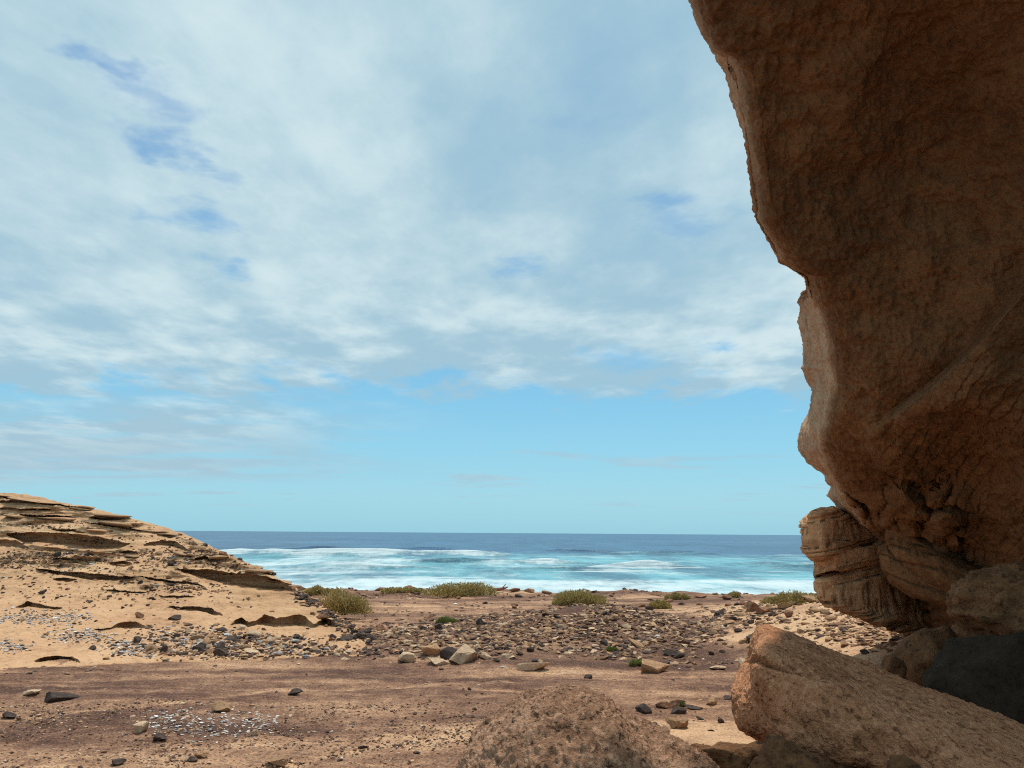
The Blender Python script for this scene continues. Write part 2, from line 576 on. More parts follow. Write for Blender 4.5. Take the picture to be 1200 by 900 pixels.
M['dark'] = rock_material('dark_basalt', (0.125, 0.090, 0.074), (0.082, 0.058, 0.049), (0.048, 0.034, 0.030), scale=3.0, grain=40.0, pit=0.4, bump_d=0.015, rnd=0.25)
M['rust'] = rock_material('rusty_sandstone', (0.36, 0.19, 0.115), (0.26, 0.13, 0.078), (0.15, 0.075, 0.046), scale=3.0, grain=50.0, pit=0.35, bump_d=0.015, rnd=0.2)
M['leaf'] = leaf_material('salt_bush_leaves', (0.27, 0.175, 0.085), (0.42, 0.340, 0.125), (0.62, 0.485, 0.23))
M['leaf2'] = leaf_material('fresh_leaves', (0.14, 0.165, 0.045), (0.24, 0.27, 0.08), (0.36, 0.36, 0.13))
M['twig'] = plain_material('dry_twigs', (0.13, 0.075, 0.05), (0.25, 0.15, 0.10))
M['wood'] = plain_material('driftwood_bark', (0.20, 0.085, 0.055), (0.34, 0.16, 0.11))

# ------------------------------------------------------------------ the land: heights
SEA_Z = -4.0


def ground_z(x, y):
    x = np.asarray(x, float); y = np.asarray(y, float)
    z = 0.98 * sstep(9.5, 2.5, y)
    z = z + 0.45 * sstep(1.2, 3.4, x) * sstep(9.5, 5.0, y)                       # cave floor rises to the right
    z = z + 0.30 * np.exp(-((x - 2.5) / 1.2) ** 2 - ((y - 8.6) / 1.6) ** 2)      # drifted sand by the slab
    z = z + 0.95 * sstep(4.2, 9.0, x) * sstep(9.5, 14, y) * sstep(33, 20, y)     # sand bank against the cliff
    w = fbm(p3(x * 0.35, y * 0.35, 3.0), 3)
    z = z + (0.62 + 0.15 * w) * np.exp(-((x - 2.1) / 3.0) ** 2 - ((y - 21.5) / 3.2) ** 2)   # rubble mound
    z = z + 0.22 * np.exp(-((x + 1.6) / 1.8) ** 2 - ((y - 19.5) / 1.7) ** 2)
    z = z + 0.06 * fbm(p3(x * 0.22, y * 0.22, 0.0), 4)
    z = z + 0.03 * fbm(p3(x * 1.4, y * 1.4, 5.0), 3) * sstep(2, 5, y)
    e = 38.0 + 2.0 * fbm(p3(x * 0.11, 0.0, 8.0), 3)
    z = z - 0.15 * sstep(26, 37, y) + 0.12 * fbm(p3(x * 0.5, y * 0.3, 2.0), 3) * sstep(30, 36, y)
    z = z - 5.2 * sstep(e, e + 17, y)
    return z


def on_ground(px, py):
    """where the sight line of a pixel meets the ground"""
    Y = np.geomspace(5.5, 45.0, 900)
    P = at(px, py, Y)
    below = P[:, 2] < ground_z(P[:, 0], P[:, 1])
    k = int(np.argmax(below)) if below.any() else 880
    p = P[k]
    return np.array([p[0], p[1], float(ground_z(p[0], p[1]))])


PALE_LINES = [([(0, 843), (60, 838), (140, 831), (200, 823), (265, 815), (330, 808), (480, 806), (640, 810)], 0.13, 0.5),
              ([(330, 897), (400, 884), (480, 872), (560, 850)], 0.10, 0.4), ([(0, 874), (60, 860), (120, 853), (190, 850)], 0.09, 0.35),
              ([(120, 868), (185, 862), (200, 862)], 0.08, 0.4), ([(0, 801), (200, 794), (420, 790), (700, 794), (860, 800)], 0.16, 0.28), ([(100, 786), (300, 781), (520, 784)], 0.16, 0.25),
              ([(560, 815), (700, 806), (860, 812)], 0.25, 0.35), ([(600, 745), (760, 735), (860, 740)], 0.3, 0.2)]


def build_ground():
    Ys = np.concatenate([np.linspace(-14, 5.8, 40), np.geomspace(6, 46, 470), np.geomspace(46.5, 110, 50)])
    t = np.concatenate([-np.geomspace(6, 0.86, 40), np.linspace(-0.85, 0.85, 470), np.geomspace(0.86, 6, 40)])
    X = t[None, :] * (np.abs(Ys)[:, None] + 5.0)
    Y = np.broadcast_to(Ys[:, None], X.shape)
    Z = ground_z(X, Y)
    Z = Z + 0.014 * fbm(p3(X * 5, Y * 5, 1.0), 3) * sstep(4, 8, Y) * sstep(45, 25, Y)
    # where loose sand lies
    n = 0.5 * fbm(p3(X * 0.45, Y * 0.6, 4.0), 4)
    sand = 0.30 + 0.22 * n
    sand += 0.75 * sstep(4.3, 6.2, X + 1.2 * n) * sstep(12, 15, Y) * sstep(31, 24, Y + 4 * n)          # bank
    sand += 0.75 * np.exp(-((X - 2.35 + 0.5 * n) / 1.35) ** 4 - ((Y - 9.4 + 0.8 * n) / 2.5) ** 4)                          # drift by the slab
    sand += 0.28 * np.exp(-((X + 1.0) / 6.0) ** 2 - ((Y - 28.5) / 3.0) ** 2)                           # tan flat before the shore
    sand += 0.20 * np.exp(-((Y - (10.6 + 0.10 * X)) / 0.45) ** 2) * sstep(3, 1, X)                     # pale wheel lines
    sand += 0.18 * np.exp(-((Y - (12.4 + 0.05 * X + 0.5 * np.sin(X * 0.3))) / 0.35) ** 2)
    rut = np.zeros_like(X)
    for line, wd, am in PALE_LINES:
        q = [on_ground(*c) for c in line]
        dm, _ = seg_side(X + 0.12 * n, Y + 0.25 * n, [(c[0], c[1]) for c in q])
        rut = np.maximum(rut, am * np.exp(-(dm / wd) ** 2) * np.clip(0.75 + 0.8 * n, 0.2, 1.2))
    sand += rut
    Z = Z - 0.05 * rut
    sand -= 0.20 * np.exp(-((X - 2.1) / 3.2) ** 2 - ((Y - 21.5) / 3.4) ** 2)
    sand += 0.25 * sstep(5.5, 3.0, Y)
    track = np.exp(-((Y - (14.3 + 0.9 * np.sin(X * 0.15 + 0.6))) / 1.5) ** 2)
    track = track + 0.9 * np.exp(-((Y - 26 - 0.3 * X) / 2.0) ** 2) * sstep(3, 8, X)
    me = mesh_from('ground', np.stack([X, Y, Z], -1), grid_faces(*X.shape), attrs={'sand': np.clip(sand, 0, 1).ravel(), 'track': np.clip(track, 0, 1).ravel()})
    obj('ground', me, M['ground'], kind='structure', label='stony brown flat of gravel and drifted sand')


build_ground()


# ------------------------------------------------------------------ the sea
def build_sea():
    Ys = np.concatenate([np.linspace(58, 84, 20), np.geomspace(84.5, 420, 520), np.geomspace(430, 60000, 60)])
    t = np.concatenate([-np.geomspace(60, 0.9, 30), np.linspace(-0.72, 0.72, 520), np.geomspace(0.9, 60, 30)])
    X = t[None, :] * Ys[:, None]
    Y = np.broadcast_to(Ys[:, None], X.shape).copy()
    S = 6.2e3

    def yy(py):                                     # distance at which the flat sea shows on that row
        return S / (py - 624.5)
    px = 600 + 906 * X / Y                          # only used to read band positions off the photograph
    Z = np.full_like(X, SEA_Z)
    foam = np.zeros_like(X)
    wx = fbm(p3(X * 0.012, Y * 0.004, 1.0), 3)
    wx2 = fbm(p3(X * 0.05, Y * 0.02, 6.0), 3)
    # (row, width m, height m, x range in world metres at that depth, breaking 0..1)
    waves = [(646.5, 7, 1.0, 335, 415, 0.0), (645.5, 7, 1.0, 465, 535, 0.35), (646.5, 7, 0.7, 620, 720, 0.0), (648.0, 8, 0.8, 700, 840, 0.1),
             (650.5, 7, 1.0, 240, 600, 1.0), (655.0, 6, 0.9, 300, 480, 0.8), (661.0, 5, 1.1, 470, 590, 0.15), (660.5, 5, 0.9, 590, 690, 0.9),
             (664.0, 5, 1.1, 690, 800, 0.9), (659.0, 5, 1.0, 850, 905, 0.1), (661.5, 4, 1.0, 880, 960, 0.6), (668.0, 4, 0.6, 330, 520, 0.7), (668, 4, 0.45, 560, 770, 0.5),
             (650.0, 6, 0.6, 880, 1010, 0.5)]
    for (row, wid, amp, xa, xb, br) in waves:
        yc = yy(row)
        Xa, Xb = (xa - 600) / 906 * yc, (xb - 600) / 906 * yc
        m = sstep(Xa - 6, Xa + 14, X) * sstep(Xb + 8, Xb - 12, X)
        yc2 = yc + 0.05 * (X - 0.5 * (Xa + Xb)) * 0.6 + 9 * wx * (yc / 200) + 2.0 * wx2
        d = (Y - yc2) / wid
        prof = np.where(d < 0, np.exp(-(d * 2.6) ** 2), np.exp(-(d * 0.9) ** 2))
        Z += 1.5 * amp * m * prof * (1 + 0.25 * wx2)
        if br:
            fr = m * br * np.where(d < 0, np.exp(-(d * (1.1 if br > 0.75 else 2.2)) ** 2), np.exp(-(d * 2.4) ** 2))
            foam = np.maximum(foam, fr * np.clip(0.85 + 0.7 * wx2, 0.25, 1.1))
    # spent foam spread between the waves, thickest inshore
    inshore = sstep(yy(673), yy(681), Y + 6 * wx2 + 4 * wx) * (0.62 + 0.28 * wx2)
    left = sstep(yy(650), yy(653.5), Y + 8 * wx) * sstep(0, -26, X - 20 + 25 * wx) * (0.40 + 0.30 * wx2)
    mid = sstep(yy(664), yy(670), Y + 5 * wx) * (0.24 + 0.25 * wx2)
    right = sstep(yy(648), yy(652), Y + 8 * wx) * sstep(yy(662), yy(655), Y) * sstep(0, 15, X) * (0.16 + 0.2 * wx2)
    foam = np.clip(np.maximum.reduce([foam, inshore, left, mid, right]), 0, 1)
    shallow = sstep(yy(645.5), yy(655), Y + 22 * wx + 8 * wx2)
    Z += 0.10 * fbm(p3(X * 0.2, Y * 0.1, 2.0), 3) * sstep(420, 300, Y)
    Z += 0.25 * perlin(p3(X * 0.02, Y * 0.035, 7.0)) * sstep(420, 320, Y) * sstep(180, 260, Y)
    me = mesh_from('sea', np.stack([X, Y, Z], -1), grid_faces(*X.shape), attrs={'foam': foam.ravel(), 'shallow': shallow.ravel()})
    obj('sea', me, M['sea'], kind='structure', label='blue sea with rows of breaking white waves')


build_sea()

# ------------------------------------------------------------------ the hill on the left
RIDGE = [(-420, 553), (-200, 566), (0, 577), (28, 579), (50, 583), (72, 589), (105, 594), (125, 600), (150, 606), (190, 617), (215, 625),
         (240, 637), (258, 645), (290, 660), (315, 672), (340, 684), (352, 691), (380, 711), (410, 731), (440, 748), (476, 765)]
FOOT = [(-420, 812), (0, 784), (100, 779), (200, 774), (300, 771), (400, 769), (476, 767)]
RIDGE_Y = [(-420, 32), (0, 30), (200, 28), (300, 25), (352, 23), (410, 20), (476, 18.0)]
# alcoves: lip line, floor line, depth
ALCOVES = [
    ([(8, 625), (40, 623.5), (80, 625), (115, 629), (152, 637)], [(8, 627), (30, 638), (80, 644), (115, 647), (135, 645), (152, 638)], 1.7),
    ([(-40, 634), (0, 632), (20, 634), (34, 642)], [(-40, 640), (0, 643), (22, 642), (34, 644)], 0.7),
    ([(42, 665.5), (70, 669), (105, 672), (140, 675), (158, 676)], [(42, 666), (60, 673), (105, 680), (130, 681), (158, 677)], 1.3),
    ([(158, 674), (190, 679), (225, 683), (240, 686)], [(158, 675), (190, 682), (225, 686), (240, 686.5)], 0.8),
    ([(207, 666), (245, 668), (290, 672), (322, 678), (346, 687)], [(207, 667), (235, 679), (262, 688), (290, 692.5), (325, 695), (346, 694)], 2.0),
    ([(198, 710), (215, 710.5), (235, 711), (248, 712), (261, 721)], [(198, 712), (215, 715), (235, 717), (252, 723), (261, 722)], 0.9),
    ([(270, 733), (276, 727), (284, 724), (292, 730), (300, 727), (310, 721), (325, 723.5), (340, 722), (350, 720.5), (357, 722), (364, 729), (370, 731), (380, 724), (388, 725), (395, 735)],
     [(270, 734), (284, 734), (292, 737), (300, 734), (320, 737), (340, 737.5), (357, 737), (370, 735.5), (385, 736), (395, 736)], 1.1),
    ([(18, 713), (26, 708), (33, 704), (42, 707), (55, 710), (73, 712)], [(18, 714), (33, 712.5), (73, 714)], 0.7),
    ([(110, 738), (130, 735), (142, 730), (152, 728.5), (162, 730), (171, 734)], [(110, 739), (135, 737), (148, 738.5), (158, 738), (171, 736)], 0.7),
    ([(40, 776), (48, 772), (68, 769), (82, 769), (94, 776)], [(40, 779), (60, 777), (82, 776), (94, 777)], 0.8),
    ([(60, 655), (75, 653), (90, 656)], [(60, 656), (75, 657), (90, 657)], 0.4),
    ([(62, 678), (75, 676), (90, 679)], [(62, 680), (78, 682), (90, 680)], 0.6),
    ([(125, 692), (150, 692.5), (172, 694)], [(125, 693), (150, 694.5), (172, 694.5)], 0.6),
    ([(186, 698.5), (208, 698), (230, 699.5)], [(186, 699.5), (210, 701), (230, 700.5)], 0.6),
    ([(60, 619.5), (75, 620), (90, 621)], [(60, 621), (75, 622.5), (90, 622)], 0.6),
    ([(100, 612), (130, 615), (162, 620), (186, 622)], [(100, 613), (130, 618), (162, 622.5), (186, 623)], 0.8),
    ([(66, 608), (86, 607)], [(66, 610), (86, 609)], 0.5),
    ([(104, 606), (120, 606.5), (148, 608)], [(104, 607), (125, 610), (148, 609)], 0.8),
    ([(0, 602), (40, 604), (84, 605)], [(0, 604), (40, 606.5), (84, 606.5)], 0.9),
    ([(-60, 585), (0, 587), (50, 588), (100, 596)], [(-60, 588), (0, 589.5), (50, 590), (100, 597)], 0.7),
    ([(-60, 594), (20, 596), (60, 597)], [(-60, 596), (20, 598), (60, 598)], 0.5),
    ([(62, 619), (100, 624)], [(62, 620), (100, 625)], 0.4),
    ([(168, 638), (190, 633), (205, 634), (222, 645)], [(168, 641), (190, 640), (205, 642), (222, 647)], 0.9),
    ([(225, 655), (240, 652), (258, 657)], [(225, 657), (242, 657), (258, 659)], 0.7),
    ([(128, 660), (145, 657), (155, 660)], [(128, 663), (145, 666), (155, 664)], 0.6),
    ([(140, 646), (150, 645), (160, 648)], [(140, 648), (150, 649), (160, 649)], 0.5),
]


def build_hill():
    pxs = np.concatenate([np.linspace(-420, -12, 90), np.linspace(-10, 476, 560)])
    vs = np.concatenate([np.linspace(-0.05, 0, 5)[:-1], np.linspace(0, 1, 440)])
    PX, Vv = np.meshgrid(pxs, vs)
    ridge = curve(PX, RIDGE); foot = curve(PX, FOOT)
    PY = foot + (ridge - foot) * Vv
    P0 = at(PX, foot, 10.0)
    yf = 2.6 * 10.0 / (2.6 - P0[..., 2])            # where that sight line meets z = 0
    yr = np.maximum(curve(PX, RIDGE_Y), yf + 0.3)
    Y = yf + (yr - yf) * Vv
    base = at(PX, PY, Y)
    # thin beds weathered back between their lips
    x, z = base[..., 0], base[..., 2]
    lowv = sstep(0.30, 0.75, Vv)
    nm = fbm(p3(x * 0.30, z * 1.2, 7.0), 3)
    mask = np.clip(0.42 + 0.9 * nm, 0, 1) * (0.14 + 0.86 * lowv) * sstep(0.0, 0.06, 1 - Vv + 0.02)
    q = z * 3.3 + 0.30 * x * 0.5 + 1.0 * fbm(p3(x * 0.25, Y * 0.2, 1.0), 3)
    fr = q - np.floor(q)
    q2 = z * 8.5 + 1.4 * x * 0.5 + 1.2 * fbm(p3(x * 0.4, Y * 0.3, 4.0), 3)
    fr2 = q2 - np.floor(q2)
    off = -mask * (0.62 * fr ** 1.6 + 0.26 * fr2 ** 1.6)
    ledge = np.clip(mask * 1.3 + 0.35 * lowv, 0, 1)
    carve = np.zeros_like(PX)
    jit = 1.1 * perlin(p3(PX * 0.11, 0.0, 2.0)) + 0.5 * perlin(p3(PX * 0.4, 0.0, 5.0))
    for lip, floor, dep in ALCOVES:
        x0, x1 = lip[0][0], lip[-1][0]
        l = curve(PX, lip) + 0.5 * jit; f = np.maximum(curve(PX, floor), l + 0.3)
        ends = np.clip((PX - x0) / 8, 0, 1) * np.clip((x1 - PX) / 8, 0, 1)
        ends = np.sqrt(np.clip(ends, 0, 1))
        t = (PY - l) / (f - l)
        run = (f - l) * (yr - yf) / (foot - ridge)          # how far the bare slope runs under this lip
        over = 0.03 + 0.11 * dep
        prof = run * 0.95 * t * sstep(1.0, 0.55, t) + over * (0.45 + 0.55 * sstep(0, 0.3, t)) * np.clip(1 - t, 0, 1) ** 0.6
        carve = np.maximum(carve, np.where((t > 0) & (t < 1), prof, 0) * ends)
        # the lip itself stands out a little
        lipm = np.where((PY < l) & (PY > l - 5), np.exp(-(l - PY) / 2.0), 0) * ends
        off = off - 0.22 * lipm * min(dep, 1.0)
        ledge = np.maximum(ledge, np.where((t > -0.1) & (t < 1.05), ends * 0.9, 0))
    inside = carve > 0.02
    Yn = Y + np.where(inside, carve, off)
    # gentle lumps
    Yn = Yn + 0.22 * fbm(p3(x * 0.5, z * 2.0, 9.0), 3) * sstep(0, 0.1, Vv) * sstep(1.0, 0.9, Vv)
    Yn = np.where(Vv < 0, yf + Vv * 8.0, Yn)
    G = at(PX, PY, Yn)
    G[..., 2] = np.where(Vv < 0, 0.0 + Vv * 6.0, G[..., 2])
    x = G[..., 0]
    G[..., 2] += 0.030 * fbm(G * 2.3, 3) + 0.014 * fbm(G * 8.0, 3)
    # far side
    top = G[-1]
    back = []
    for k in range(1, 26):
        s = k / 25.0
        b = top.copy()
        b[:, 1] += 9.0 * s + 0.05
        b[:, 0] += 0.7 * s * 2
        hh = top[:, 2] + 0.9
        b[:, 2] = top[:, 2] - (hh + 0.3) * (1 - (1 - s) ** 2.6) - 0.02 + 0.10 * perlin(b * 0.7) * s
        back.append(b)
    G = np.concatenate([G, np.array(back)], 0)
    ledge = np.concatenate([ledge, np.full((25, len(pxs)), 0.4)], 0)
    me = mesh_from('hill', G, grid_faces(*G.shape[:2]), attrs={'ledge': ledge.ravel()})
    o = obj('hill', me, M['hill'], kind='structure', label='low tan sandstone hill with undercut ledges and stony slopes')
    return o, G[4:444], PX[4:], PY[4:]


hill, HG, HPX, HPY = build_hill()


def hill_point(px, py):
    c = np.clip(np.searchsorted(HPX[0], px), 0, HPX.shape[1] - 1)
    r = int(np.argmin(np.abs(HPY[:, c] - py)))
    return HG[r, c]


# ------------------------------------------------------------------ rock builders
def ico(sub):
    bm = bmesh.new()
    bmesh.ops.create_icosphere(bm, subdivisions=sub, radius=1.0)
    bm.verts.ensure_lookup_table()
    V = np.array([v.co[:] for v in bm.verts])
    Fc = np.array([[v.index for v in f.verts] for f in bm.faces])
    bm.free()
    return V, Fc


ICO = {k: ico(k) for k in (2, 3, 4, 5, 6)}


def rock_shape(seed, sub=3, cuts=9, cut_lo=0.55, cut_hi=0.95, rough=0.10, freq=1.6, soft=0.0):
    r = np.random.default_rng(seed)
    V, Fc = ICO[sub]
    V = V.copy()
    V *= (1 + 0.18 * fbm(V * 1.1 + r.uniform(0, 50, 3), 2))[:, None]
    for _ in range(cuts):
        n = r.normal(size=3); n /= np.linalg.norm(n)
        d = r.uniform(cut_lo, cut_hi)
        s = V @ n - d
        V -= np.where(s > 0, s * (1 - soft), 0)[:, None] * n
    o = r.uniform(0, 90, 3)
    nrm = V / (np.linalg.norm(V, axis=1)[:, None] + 1e-6)
    V += nrm * (rough * fbm(V * freq + o, 4))[:, None]
    return V, Fc


def rotz(V, a):
    c, s = math.cos(a), math.sin(a)
    return V @ np.array([[c, -s, 0], [s, c, 0], [0, 0, 1]]).T


def angular(seed, sub=3):
    r = np.random.default_rng(seed)
    V, Fc = ICO[sub]
    V = V.copy()
    for _ in range(16):
        n = r.normal(size=3); n /= np.linalg.norm(n)
        d = r.uniform(0.38, 0.80)
        q = V @ n - d
        V -= np.where(q > 0, q, 0)[:, None] * n
    V += 0.035 * np.stack([fbm(V * 3.0 + r.uniform(0, 50, 3), 3) for _ in range(3)], -1)
    ext = np.abs(V).max(0)
    return V / ext, Fc


def single_rock(name, pos, dims, mat, seed, label, category='rock', sub=3, rz=0.0, tilt=(0, 0), group=None, cuts=9, rough=0.08, freq=1.6, sink=0.25, soft=0.0):
    """a separate rock; pos is the ground point below its middle, dims are half sizes"""
    V, Fc = angular(seed, sub)
    V = V * np.array(dims)
    tr = np.random.default_rng(seed + 5)
    Rm = np.array(Matrix.Rotation(tr.uniform(-.15, .15), 3, 'X') @ Matrix.Rotation(tr.uniform(-.2, .2), 3, 'Y'))
    V = rotz(V @ Rm.T, rz)
    zmin, zmax = V[:, 2].min(), V[:, 2].max()
    V[:, 2] -= zmin + sink * (zmax - zmin)
    me = mesh_from(name, V, Fc, smooth=False)
    o = obj(name, me, M[mat], loc=pos, label=label, category=category)
    if group:
        o['group'] = group
    return o


def bar_loft(stations, nsec=48, sharp=3.0, ends=6, seed=0, rough=0.05, freq=2.0, strata=None, sub_along=70):
    """loft of (px, top py, bottom py, front depth, thickness) stations: a rock bar seen side on"""
    st = np.array(stations, float)
    s = np.linspace(0, 1, len(st))
    ss = np.linspace(0, 1, sub_along)
    c = np.stack([np.interp(ss, s, st[:, k]) for k in range(5)], -1)
    # light smoothing keeps ends crisp
    k = np.array([0.25, 0.5, 0.25])
    for _ in range(2):
        cs = c.copy()
        for j in range(5):
            cs[1:-1, j] = np.convolve(c[:, j], k, 'valid')
        c = cs
    a = np.linspace(0, 2 * math.pi, nsec, endpoint=False)
    ca, sa = np.cos(a), np.sin(a)
    e = 2.0 / sharp
    cy = np.sign(ca) * np.abs(ca) ** e
    cz = np.sign(sa) * np.abs(sa) ** e
    yd = c[:, 3] + 0.5 * c[:, 4]
    tp = at(c[:, 0], c[:, 1], yd); bp = at(c[:, 0], c[:, 2], c[:, 3] + 0.25 * c[:, 4])
    mid = (tp + bp) / 2
    mid[:, 1] = c[:, 3]
    hh = (tp[:, 2] - bp[:, 2]) / 2
    G = np.zeros((sub_along, nsec, 3))
    G[..., 0] = mid[:, None, 0] * (1 + 0 * ca)
    G[..., 1] = mid[:, None, 1] + c[:, 4][:, None] * 0.5 * (1 + cy[None, :])
    G[..., 2] = mid[:, None, 2] + hh[:, None] * cz[None, :]
    G[..., 0] = mid[:, None, 0] * (G[..., 1] / yd[:, None])
    G2 = np.concatenate([G, G[:, :1]], 1)
    n = grid_normals(G2)[:, :-1]
    ctr = G.mean(1, keepdims=True)
    sign = np.sign(((G - ctr) * n).sum(-1).mean())
    n = n * sign
    o = np.random.default_rng(seed).uniform(0, 60, 3)
    disp = rough * fbm(G * freq + o, 4)
    if strata:
        amp, thick, tilt = strata
        q = G[..., 2] / thick + tilt * G[..., 0] / thick + 0.6 * fbm(G * 0.8 + o, 2)
        q = q + 0.35 * np.sin(np.floor(q * 0.5) * 2.4)
        fr = q - np.floor(q)
        lay = perlin(np.stack([np.floor(q) * 0.73 + 0.31, G[..., 0] * 0.9, G[..., 1] * 0.5], -1))
        # every thin bed stands out by its own amount, with an open joint under it
        disp += amp * (0.55 * lay - 0.5 * np.exp(-(fr / 0.16) ** 2)) + 0.12 * amp * perlin(G * np.array([6.0, 6.0, 1.0]))
    disp[0] *= 0.3; disp[-1] *= 0.3
    G = G + n * disp[..., None]
    V = G.reshape(-1, 3)
    i = np.arange(sub_along * nsec).reshape(sub_along, nsec)
    i2 = np.concatenate([i, i[:, :1]], 1)
    f = np.stack([i2[:-1, :-1], i2[1:, :-1], i2[1:, 1:], i2[:-1, 1:]], -1).reshape(-1, 4)
    c0, c1 = len(V), len(V) + 1
    V = np.concatenate([V, G[0].mean(0)[None], G[-1].mean(0)[None]])
    tri0 = np.stack([np.full(nsec, c0), i2[0, :-1], i2[0, 1:], i2[0, 1:]], -1)
    tri1 = np.stack([np.full(nsec, c1), i2[-1, 1:], i2[-1, :-1], i2[-1, :-1]], -1)
    return V, f, tri0[:, :3], tri1[:, :3]


def loft_object(name, stations, mat, parent=None, origin=(0, 0, 0), **kw):
    V, f, t0, t1 = bar_loft(stations, **kw)
    V = V - np.array(origin)
    q = np.concatenate([np.stack([f[:, 0], f[:, 1], f[:, 2]], -1), np.stack([f[:, 0], f[:, 2], f[:, 3]], -1), t0, t1])
    me = mesh_from(name, V, q)
    return obj(name, me, M[mat], parent, None if parent is not None else origin)


# ------------------------------------------------------------------ the cliff with its cave
CLIFF_ORIGIN = np.array([5.5, 9.0, 0.6])
cliff = empty('sandstone_cliff', CLIFF_ORIGIN, 'tall overhanging brown sandstone cliff hollowed into a shady cave beside the sand', 'cliff')

S1 = [(-420, 640), (-250, 700), (-120, 745), (0, 806), (22, 815), (40, 822), (62, 834), (70, 850), (84, 859), (95, 863), (130, 870), (165, 875), (200, 879), (235, 884), (255, 886),
      (268, 893), (288, 905), (305, 915), (316, 930), (324, 944), (335, 947), (352, 953), (370, 961), (400, 966), (425, 970), (440, 973), (460, 971), (480, 966), (505, 959), (520, 958),
      (535, 965), (555, 975), (575, 984), (592, 994), (610, 1010), (630, 1030), (660, 1046), (700, 1052), (720, 1050), (750, 1062), (790, 1075), (840, 1090)]
S2 = [(-420, 640), (324, 944), (333, 946.5), (336, 944), (345, 938), (360, 935), (378, 936), (400, 940), (420, 941), (431, 938), (437, 942), (447, 947), (455, 953), (468, 951), (485, 949),
      (500, 940), (515, 937), (530, 938), (540, 944), (550, 957), (556, 966), (566, 969), (570, 974), (578, 970), (582, 969), (590, 978), (596, 982), (604, 1000), (612, 1012), (630, 1030), (840, 1090)]
YE = [(-420, 4.2), (-200, 4.7), (0, 5.4), (150, 6.0), (300, 6.8), (340, 7.1), (440, 8.0), (520, 9.0), (580, 10.6), (610, 12.0), (660, 13.3), (720, 14.2), (760, 14.5), (840, 14.0)]
YR = [(-420, 3.4), (-200, 4.2), (0, 5.0), (150, 5.6), (300, 6.2), (440, 6.6), (520, 6.9), (600, 8.0), (680, 9.8), (740, 10.2), (840, 8.5)]      # at px 1200
YX = [(-420, 3.0), (0, 4.2), (300, 4.8), (600, 5.2), (840, 5.4)]                                                                    # at px 1800


def smooth_curve(x, pts, w):
    d = np.linspace(-w, w, 9)
    return np.mean([curve(x + k, pts) for k in d], axis=0)


